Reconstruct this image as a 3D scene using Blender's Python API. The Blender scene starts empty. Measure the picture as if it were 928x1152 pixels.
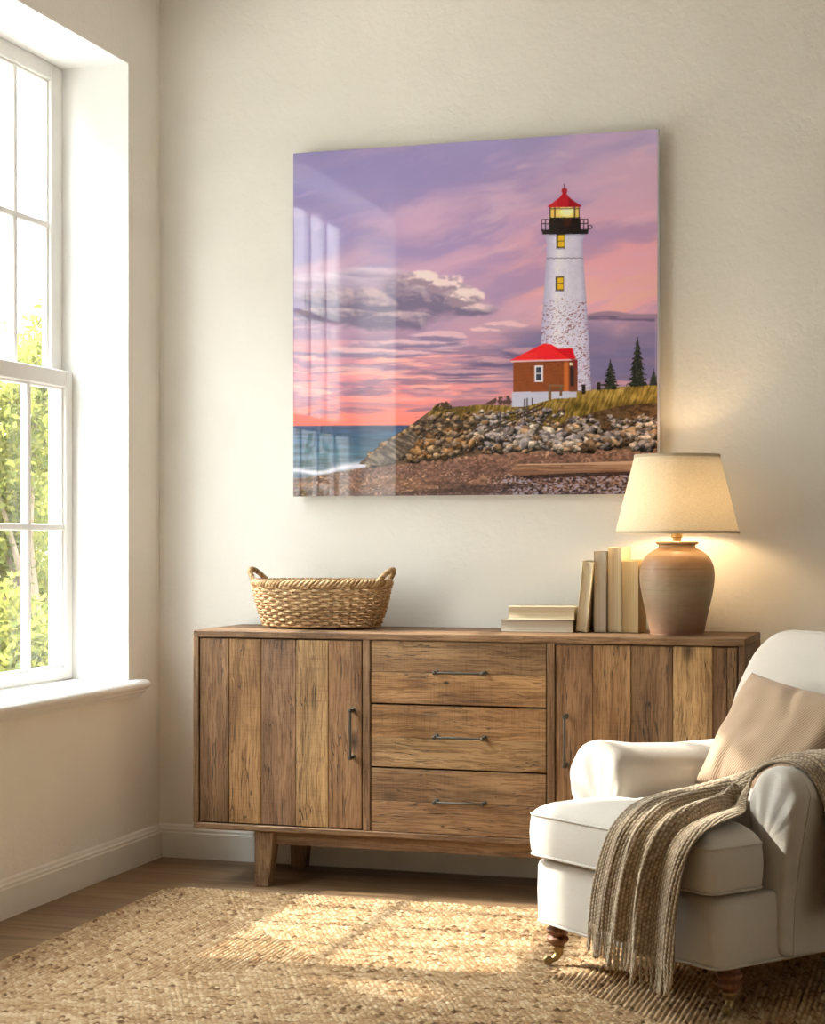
import bpy, bmesh, math, random
import numpy as np
from mathutils import Vector, Matrix, noise as mnoise

SC = bpy.context.scene
COL = SC.collection
random.seed(7)
RNG = np.random.default_rng(11)
PI = math.pi

# ------------------------------------------------------------------ camera
cam_d = bpy.data.cameras.new('camera')
cam = bpy.data.objects.new('camera', cam_d); COL.objects.link(cam)
cam.location = (2.7263, -5.8253, 1.13)
cam.rotation_euler = (PI/2, 0, 0.2976)
cam_d.sensor_fit = 'HORIZONTAL'; cam_d.sensor_width = 36.0
cam_d.lens = 36.0*2016.45/928.0
cam_d.shift_y = 29.1/928.0
cam_d.clip_start = 0.05; cam_d.clip_end = 300
SC.camera = cam

# ------------------------------------------------------------------ light and exposure
SKY_HORIZON, SKY_ZENITH, SKY_SUNSIDE = 6.0, 26.0, 22.0
SUN_STRENGTH = 13.5
EXPOSURE = -0.3
w = bpy.data.worlds.new('sky'); SC.world = w; w.use_nodes = True
nt = w.node_tree; nt.nodes.clear()
wo = nt.nodes.new('ShaderNodeOutputWorld'); wb = nt.nodes.new('ShaderNodeBackground')
wr = nt.nodes.new('ShaderNodeValToRGB'); ws = nt.nodes.new('ShaderNodeSeparateXYZ'); wt = nt.nodes.new('ShaderNodeTexCoord')
wr.color_ramp.elements[0].position = 0.0; wr.color_ramp.elements[0].color = (1.0, .97, .92, 1)
wr.color_ramp.elements[1].position = 0.8; wr.color_ramp.elements[1].color = (.86, .94, 1.0, 1)
nt.links.new(wt.outputs['Generated'], ws.inputs[0]); nt.links.new(ws.outputs['Z'], wr.inputs[0])
wk = nt.nodes.new('ShaderNodeMapRange'); nt.links.new(ws.outputs['Z'], wk.inputs['Value'])
wk.inputs['From Min'].default_value = .02; wk.inputs['From Max'].default_value = .75; wk.inputs['To Min'].default_value = SKY_HORIZON; wk.inputs['To Max'].default_value = SKY_ZENITH
wg = nt.nodes.new('ShaderNodeVectorMath'); wg.operation = 'DOT_PRODUCT'; nt.links.new(wt.outputs['Generated'], wg.inputs[0]); wg.inputs[1].default_value = Vector((-1, -.07, .6)).normalized()
wh = nt.nodes.new('ShaderNodeMapRange'); nt.links.new(wg.outputs['Value'], wh.inputs['Value'])
wh.inputs['From Min'].default_value = .45; wh.inputs['From Max'].default_value = 1.0; wh.inputs['To Min'].default_value = 0; wh.inputs['To Max'].default_value = SKY_SUNSIDE
wa = nt.nodes.new('ShaderNodeMath'); nt.links.new(wk.outputs[0], wa.inputs[0]); nt.links.new(wh.outputs[0], wa.inputs[1])
nt.links.new(wr.outputs[0], wb.inputs[0]); nt.links.new(wa.outputs[0], wb.inputs[1])
nt.links.new(wb.outputs[0], wo.inputs[0])

sun_d = bpy.data.lights.new('sun', 'SUN'); sun = bpy.data.objects.new('sun', sun_d); COL.objects.link(sun)
sun_d.energy = SUN_STRENGTH; sun_d.color = (1.0, .94, .85); sun_d.angle = math.radians(1.0)
sun.rotation_euler = Vector((1.0, .07, -.875)).to_track_quat('-Z', 'Y').to_euler()
sun.location = (-8, -1, 8)

def portal(name, loc, rot, sx, sy):
    d = bpy.data.lights.new(name, 'AREA'); o = bpy.data.objects.new(name, d); COL.objects.link(o)
    d.shape = 'RECTANGLE'; d.size = sx; d.size_y = sy; d.cycles.is_portal = True
    o.location = loc; o.rotation_euler = rot
portal('skylight_portal', (-.315, -1.55, 1.70), (0, -PI/2, 0), 2.12, 2.60)

vs = SC.view_settings
vs.view_transform = 'Standard'; vs.look = 'None'; vs.gamma = 1.0; vs.use_curve_mapping = False
vs.exposure = EXPOSURE
cy = SC.cycles
cy.use_denoising = True
cy.max_bounces = 10; cy.diffuse_bounces = 6; cy.glossy_bounces = 4; cy.transmission_bounces = 6; cy.transparent_max_bounces = 12
cy.caustics_reflective = False; cy.caustics_refractive = False
cy.sample_clamp_indirect = 8.0

# ------------------------------------------------------------------ helpers: materials
class NT:
    def __init__(s, name):
        s.m = bpy.data.materials.new(name); s.m.use_nodes = True
        s.t = s.m.node_tree; s.t.nodes.clear()
        s.out = s.n('ShaderNodeOutputMaterial')
    def n(s, typ, **kw):
        x = s.t.nodes.new(typ)
        for k, v in kw.items(): setattr(x, k, v)
        return x
    def set(s, node, **kw):
        for k, v in kw.items(): node.inputs[k.replace('_', ' ')].default_value = v
        return node
    def l(s, a, b): s.t.links.new(a, b)
    def bsdf(s, col=None, rough=.6, spec=.4, **kw):
        b = s.n('ShaderNodeBsdfPrincipled')
        b.inputs['Roughness'].default_value = rough; b.inputs['Specular IOR Level'].default_value = spec
        if isinstance(col, tuple): b.inputs['Base Color'].default_value = (*col, 1)
        elif col is not None: s.l(col, b.inputs['Base Color'])
        for k, v in kw.items(): b.inputs[k].default_value = v
        s.l(b.outputs[0], s.out.inputs[0]); s.b = b
        return b
    def coord(s, kind='Object'): return s.n('ShaderNodeTexCoord').outputs[kind]
    def attr(s, name, out='Vector'):
        a = s.n('ShaderNodeAttribute'); a.attribute_name = name; return a.outputs[out]
    def mapp(s, vec, scale=(1, 1, 1), rot=(0, 0, 0), loc=(0, 0, 0)):
        m = s.n('ShaderNodeMapping'); s.l(vec, m.inputs[0])
        m.inputs['Scale'].default_value = scale; m.inputs['Rotation'].default_value = rot; m.inputs['Location'].default_value = loc
        return m.outputs[0]
    def noise(s, vec, scale=5, detail=4, rough=.5, dist=0.0):
        x = s.n('ShaderNodeTexNoise'); s.l(vec, x.inputs['Vector'])
        x.inputs['Scale'].default_value = scale; x.inputs['Detail'].default_value = detail
        x.inputs['Roughness'].default_value = rough; x.inputs['Distortion'].default_value = dist
        return x.outputs['Fac']
    def ramp(s, fac, *stops):
        r = s.n('ShaderNodeValToRGB'); s.l(fac, r.inputs[0])
        els = r.color_ramp.elements
        while len(els) < len(stops): els.new(.5)
        for e, (p, c) in zip(els, stops):
            e.position = p; e.color = (*c, 1) if isinstance(c, tuple) else (c, c, c, 1)
        return r.outputs[0]
    def math(s, op, a, b=None, c=None):
        m = s.n('ShaderNodeMath', operation=op)
        for i, v in enumerate((a, b, c)):
            if v is None: continue
            if isinstance(v, (int, float)): m.inputs[i].default_value = v
            else: s.l(v, m.inputs[i])
        return m.outputs[0]
    def mix(s, fac, a, b, blend='MIX'):
        m = s.n('ShaderNodeMix', data_type='RGBA', blend_type=blend)
        for i, v in ((0, fac), (6, a), (7, b)):
            if isinstance(v, (int, float)): m.inputs[i].default_value = v
            elif isinstance(v, tuple): m.inputs[i].default_value = (*v, 1)
            else: s.l(v, m.inputs[i])
        return m.outputs[2]
    def bump(s, h, strength=.3, dist=.01, prev=None):
        b = s.n('ShaderNodeBump'); b.inputs['Strength'].default_value = strength; b.inputs['Distance'].default_value = dist
        s.l(h, b.inputs['Height'])
        if prev is not None: s.l(prev, b.inputs['Normal'])
        return b.outputs[0]
    def normal(s, n): s.l(n, s.b.inputs['Normal'])

def srgb(r, g, b):
    f = lambda c: (c/255/12.92) if c/255 <= .04045 else ((c/255+.055)/1.055)**2.4
    return (f(r), f(g), f(b))

def mat_plaster(name, col, bump=.22):
    t = NT(name); v = t.coord()
    n = t.noise(v, 3.0, 4)
    c = t.ramp(n, (.3, tuple(x*.965 for x in col)), (.7, tuple(min(1, x*1.02) for x in col)))
    t.bsdf(c, .85, .25)
    b1 = t.bump(t.noise(v, 55, 5, .6, .6), bump, .008)
    b2 = t.bump(t.noise(t.mapp(v, (1, 1, 1)), 9, 3, .5, 1.2), bump*.5, .02, b1)
    t.normal(b2); return t.m

def mat_plain(name, col, rough=.5, spec=.4, metal=0.0, bscale=60, bump=.03):
    t = NT(name); v = t.coord()
    n = t.noise(v, bscale*.2, 4)
    c = t.ramp(n, (.25, tuple(x*.93 for x in col)), (.75, tuple(min(1, x*1.04) for x in col)))
    t.bsdf(c, rough, spec, Metallic=metal)
    t.normal(t.bump(t.noise(v, bscale, 4), bump, .004)); return t.m

def mat_wood(name, pal, rough=.6, knots=1.0, crack=1.0, bump=.35):
    """reads vertex attributes gco (x along the grain, metres) and tint"""
    t = NT(name); g = t.attr('gco'); tint = t.attr('tint', 'Fac')
    warp = t.noise(t.mapp(g, (3.0, 7, 7)), 1.0, 3, .55)
    addv = t.n('ShaderNodeVectorMath', operation='MULTIPLY_ADD')
    t.l(warp, addv.inputs[0]); addv.inputs[1].default_value = (0, .05, .05); t.l(g, addv.inputs[2])
    gw = addv.outputs[0]
    fine = t.noise(t.mapp(gw, (7, 170, 170)), 1.0, 5, .7)
    saw = t.noise(t.mapp(g, (240, 9, 9)), 1.0, 3, .6)
    med = t.noise(t.mapp(gw, (2.2, 34, 34)), 1.0, 4, .6, .4)
    broad = t.noise(t.mapp(g, (2.0, 6, 6)), 1.0, 3, .55)
    base = t.ramp(tint, *[(i/(len(pal)-1), c) for i, c in enumerate(pal)])
    c = t.mix(t.math('MULTIPLY', t.ramp(med, (.36, 0.0), (.66, 1.0)), .75), base, t.mix(1.0, base, (.50, .43, .36), 'MULTIPLY'))
    c = t.mix(t.math('MULTIPLY', t.ramp(broad, (.42, 0.0), (.72, 1.0)), .8), c, t.mix(1.0, c, (.46, .40, .36), 'MULTIPLY'))
    c = t.mix(t.math('MULTIPLY', t.ramp(t.noise(t.mapp(g, (1.2, 5, 5), loc=(3, 1, 2)), 1.0, 2), (.48, 0.0), (.74, 1.0)), .55), c, t.mix(1.0, c, (1.45, 1.42, 1.32), 'MULTIPLY'))
    c = t.mix(t.math('MULTIPLY', t.math('MULTIPLY', t.ramp(saw, (.50, 0.0), (.66, 1.0)), t.ramp(broad, (.4, 0.0), (.6, 1.0))), .45), c, t.mix(1.0, c, (.55, .50, .46), 'MULTIPLY'))
    c = t.mix(t.math('MULTIPLY', t.ramp(fine, (.40, 1.0), (.54, 0.0)), .72), c, t.mix(1.0, c, (.42, .35, .29), 'MULTIPLY'))
    # cracks along the grain
    ck = t.noise(t.mapp(gw, (1.9, 62, 62), loc=(5, 5, 5)), 1.0, 2, .5)
    ckm = t.ramp(t.math('ABSOLUTE', t.math('SUBTRACT', ck, .5)), (.0, 1.0), (.020, 0.0))
    gate = t.ramp(t.noise(t.mapp(g, (4, 10, 10), loc=(9, 2, 4)), 1.0, 2), (.44, 0.0), (.54, 1.0))
    ckm = t.math('MULTIPLY', t.math('MULTIPLY', ckm, gate), .95*crack)
    c = t.mix(ckm, c, (.022, .014, .009))
    # knots
    vo = t.n('ShaderNodeTexVoronoi'); vo.feature = 'F1'; t.l(t.mapp(g, (4.2, 8.5, 8.5), loc=(1.3, .4, .7)), vo.inputs['Vector']); vo.inputs['Scale'].default_value = 1.0
    kd = t.ramp(t.math('ADD', vo.outputs['Distance'], t.math('MULTIPLY_ADD', med, .22, -.11)), (.02, 1.0), (.10, .55), (.19, 0.0)); 
    sep = t.n('ShaderNodeSeparateColor'); t.l(vo.outputs['Color'], sep.inputs[0])
    ksel = t.ramp(sep.outputs[0], (.40, 0.0), (.48, 1.0))
    km = t.math('MULTIPLY', t.math('MULTIPLY', kd, ksel), .9*knots)
    c = t.mix(km, c, (.028, .017, .011))
    v2 = t.n('ShaderNodeTexVoronoi'); t.l(t.mapp(g, (9, 22, 22), loc=(4, 7, 2)), v2.inputs['Vector']); v2.inputs['Scale'].default_value = 1.0
    s2 = t.n('ShaderNodeSeparateColor'); t.l(v2.outputs['Color'], s2.inputs[0])
    hm = t.math('MULTIPLY', t.math('MULTIPLY', t.ramp(v2.outputs['Distance'], (.06, 1.0), (.13, 0.0)), t.ramp(s2.outputs[0], (.80, 0.0), (.84, 1.0))), .9*knots)
    c = t.mix(hm, c, (.018, .012, .008))
    t.bsdf(c, rough, .3)
    h = t.math('SUBTRACT', t.math('ADD', t.math('MULTIPLY', fine, .5), t.math('MULTIPLY', med, .5)), t.math('MULTIPLY', t.math('ADD', ckm, km), .8))
    t.normal(t.bump(h, bump, .004)); return t.m

def mat_fabric(name, col, wscale=420, bump=.25, rough=.9, sheen=.25, var=.06):
    t = NT(name); v = t.coord()
    big = t.noise(v, 7, 4); c = t.ramp(big, (.3, tuple(x*(1-var) for x in col)), (.7, tuple(min(1, x*(1+var*.5)) for x in col)))
    th = t.noise(t.mapp(v, (1, 1, 9)), 70, 3); c = t.mix(t.math('MULTIPLY', t.ramp(th, (.4, 0.0), (.7, 1.0)), .22), c, t.mix(1.0, c, (.86, .84, .80), 'MULTIPLY'))
    t.bsdf(c, rough, .15)
    t.b.inputs['Sheen Weight'].default_value = sheen; t.b.inputs['Sheen Roughness'].default_value = .5
    h1 = t.noise(t.mapp(v, (1, 1, 4)), wscale*.5, 2); h2 = t.noise(t.mapp(v, (4, 4, 1)), wscale*.5, 2)
    b1 = t.bump(t.math('ADD', h1, h2), bump, .002)
    t.normal(t.bump(t.noise(v, 11, 4), .12, .02, b1)); return t.m

# ------------------------------------------------------------------ helpers: meshes
def link_mesh(name, verts, faces, mat=None, parent=None, smooth=True, angle=35, attrs=None, mats=None, fmat=None):
    me = bpy.data.meshes.new(name)
    me.from_pydata([tuple(v) for v in verts], [], faces)
    me.update()
    if attrs:
        for an, (ty, data) in attrs.items():
            a = me.attributes.new(an, ty, 'POINT')
            key = {'FLOAT_VECTOR': 'vector', 'FLOAT': 'value', 'FLOAT_COLOR': 'color'}[ty]
            a.data.foreach_set(key, np.asarray(data, dtype=np.float32).ravel())
    if mats: 
        for m in mats: me.materials.append(m)
        if fmat is not None: me.polygons.foreach_set('material_index', np.asarray(fmat, dtype=np.int32))
    elif mat: me.materials.append(mat)
    if smooth:
        me.shade_smooth()
        if angle < 180: me.set_sharp_from_angle(angle=math.radians(angle))
    o = bpy.data.objects.new(name, me); COL.objects.link(o)
    if parent: o.parent = parent
    return o

class MB:
    """collects shapes; build() links them as ONE mesh object"""
    def __init__(s): s.v = []; s.f = []; s.g = []; s.t = []; s.fm = []
    def add(s, verts, faces, gco=None, tint=.5, mi=0):
        o = len(s.v); verts = [Vector(v) for v in verts]
        s.v += verts; s.f += [tuple(i+o for i in f) for f in faces]
        s.g += (gco if gco is not None else [tuple(v) for v in verts])
        s.t += [tint]*len(verts); s.fm += [mi]*len(faces)
        return s
    def box(s, lo, hi, bev=.0, seg=1, grain='x', tint=None, mat=None, mi=0):
        bm = bmesh.new(); bmesh.ops.create_cube(bm, size=1.0)
        lo = Vector(lo); hi = Vector(hi); c = (lo+hi)/2; d = hi-lo
        for v in bm.verts: v.co = Vector((v.co.x*d.x, v.co.y*d.y, v.co.z*d.z))+c
        if bev > 0: bmesh.ops.bevel(bm, geom=list(bm.edges), offset=min(bev, min(abs(x) for x in d)*.45), segments=seg, affect='EDGES', profile=.5)
        bm.verts.index_update()
        vv = [v.co.copy() for v in bm.verts]; ff = [tuple(v.index for v in f.verts) for f in bm.faces]; bm.free()
        off = (random.uniform(0, 50), random.uniform(0, 50), random.uniform(0, 50))
        ax = {'x': (0, 1, 2), 'y': (1, 0, 2), 'z': (2, 0, 1)}[grain]
        g = [tuple(p[ax[i]]+off[i] for i in range(3)) for p in vv]
        if mat is not None: vv = [mat @ p for p in vv]
        return s.add(vv, ff, g, random.random() if tint is None else tint, mi)
    def lathe(s, prof, loc=(0, 0, 0), n=40, mi=0, cap=True, mat=None, tint=.5):
        vv = []; ff = []
        for r, z in prof:
            for k in range(n):
                a = 2*PI*k/n; vv.append(Vector((r*math.cos(a), r*math.sin(a), z)))
        m = len(prof)
        for i in range(m-1):
            for k in range(n):
                k2 = (k+1) % n; ff.append((i*n+k, i*n+k2, (i+1)*n+k2, (i+1)*n+k))
        if cap:
            if prof[0][0] > 1e-4: ff.append(tuple(range(n-1, -1, -1)))
            if prof[-1][0] > 1e-4: ff.append(tuple((m-1)*n+k for k in range(n)))
        g = [(p.z, p.x, p.y) for p in vv]
        if mat is not None: vv = [mat @ p for p in vv]
        loc = Vector(loc)
        return s.add([p+loc for p in vv], ff, g, tint, mi)
    def tube(s, pts, rad, n=8, closed=False, cap=True, mi=0, tint=.5):
        pts = [Vector(p) for p in pts]; m = len(pts)
        rads = rad if isinstance(rad, (list, tuple)) else [rad]*m
        vv = []; ff = []; prev = None
        for i, p in enumerate(pts):
            a = pts[(i-1) % m] if (closed or i > 0) else p; b = pts[(i+1) % m] if (closed or i < m-1) else p
            tg = (b-a); tg = tg.normalized() if tg.length > 1e-9 else Vector((0, 0, 1))
            if prev is None:
                ref = Vector((0, 0, 1)) if abs(tg.z) < .9 else Vector((1, 0, 0))
                nn = (ref - tg*ref.dot(tg)).normalized()
            else:
                nn = prev - tg*prev.dot(tg); nn = nn.normalized() if nn.length > 1e-6 else prev
            prev = nn; bb = tg.cross(nn)
            for k in range(n):
                an = 2*PI*k/n; vv.append(p+(nn*math.cos(an)+bb*math.sin(an))*rads[i])
        for i in range(m if closed else m-1):
            i2 = (i+1) % m
            for k in range(n):
                k2 = (k+1) % n; ff.append((i*n+k, i*n+k2, i2*n+k2, i2*n+k))
        if cap and not closed:
            ff.append(tuple(range(n-1, -1, -1))); ff.append(tuple((m-1)*n+k for k in range(n)))
        return s.add(vv, ff, None, tint, mi)
    def build(s, name, mat=None, parent=None, smooth=True, angle=35, wood=False, mats=None):
        at = {'gco': ('FLOAT_VECTOR', s.g), 'tint': ('FLOAT', s.t)} if wood else None
        return link_mesh(name, s.v, s.f, mat, parent, smooth, angle, at, mats, s.fm if mats else None)

def fix_normals(o):
    bm = bmesh.new(); bm.from_mesh(o.data); bmesh.ops.recalc_face_normals(bm, faces=bm.faces); bm.to_mesh(o.data); bm.free(); return o

def thing(name, label, cat, loc=(0, 0, 0), rz=0.0, group=None):
    o = bpy.data.objects.new(name, None); COL.objects.link(o)
    o.location = loc; o.rotation_euler = (0, 0, rz); o.empty_display_size = .1
    return tag(o, label, cat, group)
def tag(o, label, cat, group=None):
    o['label'] = label; o['category'] = cat
    if group: o['group'] = group
    return o
def struct(o): o['kind'] = 'structure'; return o

def catmull(P, n):
    """numpy catmull-rom through rows of P -> n samples"""
    P = np.asarray(P, float); m = len(P)
    Q = np.vstack([2*P[0]-P[1], P, 2*P[-1]-P[-2]])
    t = np.linspace(0, m-1-1e-9, n); i = t.astype(int); f = (t-i).reshape((-1,)+(1,)*(P.ndim-1))
    a, b, c, d = Q[i], Q[i+1], Q[i+2], Q[i+3]
    return .5*((2*b)+(c-a)*f+(2*a-5*b+4*c-d)*f**2+(3*b-a-3*c+d)*f**3)

def grid_faces(nu, nv, wrap=False):
    f = []
    for i in range(nu-1):
        for j in range(nv if wrap else nv-1):
            j2 = (j+1) % nv; f.append((i*nv+j, i*nv+j2, (i+1)*nv+j2, (i+1)*nv+j))
    return f

def resample_closed(pts, n):
    P = np.array(pts+[pts[0]], float); d = np.r_[0, np.cumsum(np.linalg.norm(np.diff(P, axis=0), axis=1))]
    t = np.linspace(0, d[-1], n+1)[:-1]
    return np.stack([np.interp(t, d, P[:, k]) for k in range(P.shape[1])], 1)

def round_poly(pts, rads, seg=6):
    """polygon with rounded corners"""
    out = []; n = len(pts)
    for i in range(n):
        p = Vector(pts[i]); a = Vector(pts[i-1]); b = Vector(pts[(i+1) % n]); r = rads[i] if isinstance(rads, (list, tuple)) else rads
        if r <= 0: out.append(tuple(p)); continue
        u = (a-p).normalized(); v = (b-p).normalized()
        r = min(r, (a-p).length*.49, (b-p).length*.49)
        p0 = p+u*r; p1 = p+v*r
        for k in range(seg+1):
            t = k/seg; out.append(tuple(p0*(1-t)**2+p*2*t*(1-t)+p1*t*t))
    return out

def puff(outline, center, prof, frame, name, mat, parent, angle=60, wob=0.0, hfun=None):
    """rings of a closed 2-D outline shrunk towards its centre; prof = [(shrink 0..1, height)]"""
    O, X, Y, N = [Vector(v) for v in frame]; n = len(outline); c = np.array(center); P = np.array(outline)
    vv = []
    for s, h in prof:
        R = c+(P-c)*s if s >= 0 else P
        for k in range(n):
            p = R[k]; hh = h + (hfun(p[0], p[1], s, h) if hfun else 0)
            q = O+X*p[0]+Y*p[1]+N*hh
            if wob: q += Vector(mnoise.noise_vector(q*9))*wob
            vv.append(q)
    ff = grid_faces(len(prof), n, True)
    ff.append(tuple(range(n-1, -1, -1))); ff.append(tuple((len(prof)-1)*n+k for k in range(n)))
    return fix_normals(link_mesh(name, vv, ff, mat, parent, True, angle))

# numpy value noise
def _hash(ix, iy, seed):
    h = (ix.astype(np.int64)*374761393+iy.astype(np.int64)*668265263+seed*982451653) & 0x7fffffff
    h = (h ^ (h >> 13))*1274126177 & 0x7fffffff
    return ((h ^ (h >> 16)) & 0xffff)/65535.0
def vnoise(x, y, seed=0):
    ix = np.floor(x); iy = np.floor(y); fx = x-ix; fy = y-iy
    fx = fx*fx*(3-2*fx); fy = fy*fy*(3-2*fy)
    a = _hash(ix, iy, seed); b = _hash(ix+1, iy, seed); c = _hash(ix, iy+1, seed); d = _hash(ix+1, iy+1, seed)
    return (a*(1-fx)+b*fx)*(1-fy)+(c*(1-fx)+d*fx)*fy
def fbm(x, y, seed=0, o=5):
    s = 0; a = .5; t = 0
    for i in range(o): s = s+a*vnoise(x*2**i, y*2**i, seed+i*17); t += a; a *= .5
    return s/t
def sstep(a, b, x): t = np.clip((x-a)/(b-a), 0, 1); return t*t*(3-2*t)

# ------------------------------------------------------------------ materials
M = {}
WALL = (.85, .82, .762)
M['wall'] = mat_plaster('cream_plaster', WALL)
M['far_wall'] = mat_plaster('taupe_plaster', (.30, .265, .225))
M['side_wall'] = mat_plaster('sand_plaster', (.72, .69, .63))
M['white'] = mat_plain('white_gloss_paint', (.86, .85, .83), .4, .4, bscale=30, bump=.02)
M['reveal'] = mat_plaster('white_plaster', (.88, .87, .85), .08)
M['ceiling'] = mat_plaster('white_ceiling', (.82, .79, .74), .08)
M['base'] = mat_plain('cream_trim_paint', (.80, .765, .70), .45, .35, bscale=30, bump=.02)
BROWN = [srgb(152, 116, 84), srgb(186, 146, 100), srgb(146, 114, 86), srgb(192, 158, 112), srgb(124, 93, 68)]
M['wood'] = mat_wood('reclaimed_wood', BROWN)
M['frame_wood'] = mat_wood('frame_wood', [srgb(140, 110, 82), srgb(150, 119, 88), srgb(132, 104, 80)], knots=.25, crack=.3, bump=.22)
M['iron'] = mat_plain('dark_iron', (.10, .09, .075), .42, .5, .85, 90, .06)
M['gap'] = mat_plain('recess_shade', (.02, .014, .01), .9, .1)
M['brass'] = mat_plain('aged_brass', (.36, .26, .12), .5, .5, .9, 70, .05)
M['linen'] = mat_fabric('cream_linen', (.55, .50, .435))
M['pipe'] = mat_fabric('cream_piping', (.52, .47, .405))
M['leg'] = mat_wood('turned_wood', [srgb(150, 104, 74), srgb(165, 120, 88)], rough=.45, knots=0, crack=.2, bump=.1)

def glass_mat():
    t = NT('window_glass'); tr = t.n('ShaderNodeBsdfTransparent'); gl = t.n('ShaderNodeBsdfGlossy')
    tr.inputs[0].default_value = (.97, .985, .98, 1); gl.inputs['Roughness'].default_value = .0
    fr = t.n('ShaderNodeFresnel'); ge = t.n('ShaderNodeNewGeometry')
    t.l(t.math('MULTIPLY_ADD', ge.outputs['Backfacing'], 1/1.45-1.45, 1.45), fr.inputs[0])
    mx = t.n('ShaderNodeMixShader'); t.l(fr.outputs[0], mx.inputs[0]); t.l(tr.outputs[0], mx.inputs[1]); t.l(gl.outputs[0], mx.inputs[2])
    t.l(mx.outputs[0], t.out.inputs[0]); return t.m
M['glass'] = glass_mat()

# ------------------------------------------------------------------ room shell
RX, RY, RZ = 4.7, -7.3, 3.06
WT = .287
WY0, WY1, WZ0, WZ1 = -2.86, -.247, .635, 2.757     # left window opening
def simple_box(name, lo, hi, mat, kind=True, bev=0):
    o = MB().box(lo, hi, bev).build(name, mat)
    if kind: struct(o)
    return o
def floor_mat():
    t = NT('oak_floor'); v = t.coord()
    br = t.n('ShaderNodeTexBrick'); t.l(v, br.inputs['Vector'])
    br.inputs['Scale'].default_value = 1.0; br.inputs['Brick Width'].default_value = 1.35; br.inputs['Row Height'].default_value = .145
    br.inputs['Mortar Size'].default_value = .0016; br.inputs['Mortar Smooth'].default_value = .2; br.offset = .37
    br.inputs['Color1'].default_value = (0, 0, 0, 1); br.inputs['Color2'].default_value = (1, 1, 1, 1); br.inputs['Mortar'].default_value = (.5, .5, .5, 1)
    base = t.ramp(br.outputs['Color'], (.0, srgb(126, 100, 74)), (.5, srgb(142, 114, 84)), (1.0, srgb(152, 124, 94)))
    off = t.n('ShaderNodeVectorMath', operation='MULTIPLY_ADD'); t.l(br.outputs['Color'], off.inputs[0]); off.inputs[1].default_value = (7, 3, 0); t.l(v, off.inputs[2])
    fine = t.noise(t.mapp(off.outputs[0], (3, 60, 60)), 1, 5, .6, .3); med = t.noise(t.mapp(off.outputs[0], (1.2, 14, 14)), 1, 4, .6, .6)
    c = t.mix(t.math('MULTIPLY', t.ramp(fine, (.38, 1.0), (.56, 0.0)), .75), base, t.mix(1.0, base, (.55, .47, .40), 'MULTIPLY'))
    c = t.mix(t.math('MULTIPLY', t.ramp(med, (.45, 0.0), (.68, 1.0)), .8), c, t.mix(1.0, c, (.55, .47, .40), 'MULTIPLY'))
    c = t.mix(t.math('MULTIPLY', br.outputs['Fac'], .75), c, (.06, .04, .025))
    t.bsdf(c, .42, .4)
    t.normal(t.bump(t.math('SUBTRACT', t.math('MULTIPLY', fine, .3), br.outputs['Fac']), .25, .003)); return t.m
simple_box('floor', (-WT, RY-.3, -.12), (RX+.2, .2, 0), floor_mat())
simple_box('ceiling', (-WT, RY-.3, RZ), (RX+.2, .2, RZ+.15), M['ceiling'])
simple_box('wall_back', (-WT, 0, 0), (RX+.2, .2, RZ), M['wall'])
simple_box('wall_right', (RX, RY, 0), (RX+.2, 0, RZ), M['side_wall'])
mb = MB()
mb.box((-WT, RY, 0), (0, 0, WZ0)); mb.box((-WT, RY, WZ1), (0, 0, RZ))
mb.box((-WT, WY1, WZ0), (0, 0, WZ1)); mb.box((-WT, RY, WZ0), (0, WY0, WZ1))
struct(mb.build('wall_left', M['wall']))
simple_box('wall_front', (-WT, RY-.2, 0), (RX+.2, RY, RZ), M['far_wall'])
# white plaster lining of the deep window opening
mb = MB(); T = .006
mb.box((-WT, WY1-T, WZ0), (.0015, WY1, WZ1)); mb.box((-WT, WY0, WZ0), (.0015, WY0+T, WZ1)); mb.box((-WT, WY0+T, WZ1-T), (.0015, WY1-T, WZ1))
struct(mb.build('trim_2', M['reveal']))
# baseboards with moulded cap
def baseboard(name, a, b, axis):
    prof = [(0, 0), (.018, 0), (.018, .088), (.015, .092), (.015, .100), (.011, .104), (.009, .112), (.004, .117), (0, .117)]
    vv = []; n = len(prof)
    for s in (a, b):
        for d, z in prof: vv.append((s, -d, z) if axis == 'x' else (d, s, z))
    ff = [(k, (k+1) % n, n+(k+1) % n, n+k) for k in range(n)]+[tuple(range(n-1, -1, -1)), tuple(range(n, 2*n))]
    struct(fix_normals(link_mesh(name, vv, ff, M['base'], None, True, 20)))
baseboard('baseboard_back', 0, RX, 'x'); baseboard('baseboard_left', RY, -.018, 'y')
# sill: nosing and cove, extruded along y
prof = [(-.20, .0), (.035, 0), (.047, .003), (.054, .010), (.056, .018), (.052, .026), (.043, .031), (.040, .033), (.038, .040), (.028, .046), (.022, .056), (.0, .058), (.0, .012), (-.20, .012)]
ys = (-2.93, -.19); vv = []; n = len(prof)
for y in ys:
    for x, d in prof: vv.append((x, y, .643-d))
# the board part that runs into the opening is only as wide as the opening
ff = [(k, (k+1) % n, n+(k+1) % n, n+k) for k in range(n)]+[tuple(range(n-1, -1, -1)), tuple(range(n, 2*n))]
for i, v in enumerate(vv):
    if v[0] < -.1: vv[i] = (v[0], max(WY0+.001, min(WY1-.001, v[1])), v[2])
nose = [p for p in prof if p[0] >= 0]
mb = MB()
nv = [(x, y, .643-d) for y in ys for x, d in ([(0, 0)]+[p for p in prof[1:-2]])]
nn = len(nv)//2
mb.add(nv, [(k, (k+1) % nn, nn+(k+1) % nn, nn+k) for k in range(nn)]+[tuple(range(nn-1, -1, -1)), tuple(range(nn, 2*nn))])
mb.box((-.205, WY0+T, .628), (.001, WY1-T, .643))
struct(fix_normals(mb.build('trim_1', M['white'], angle=25)))

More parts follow.
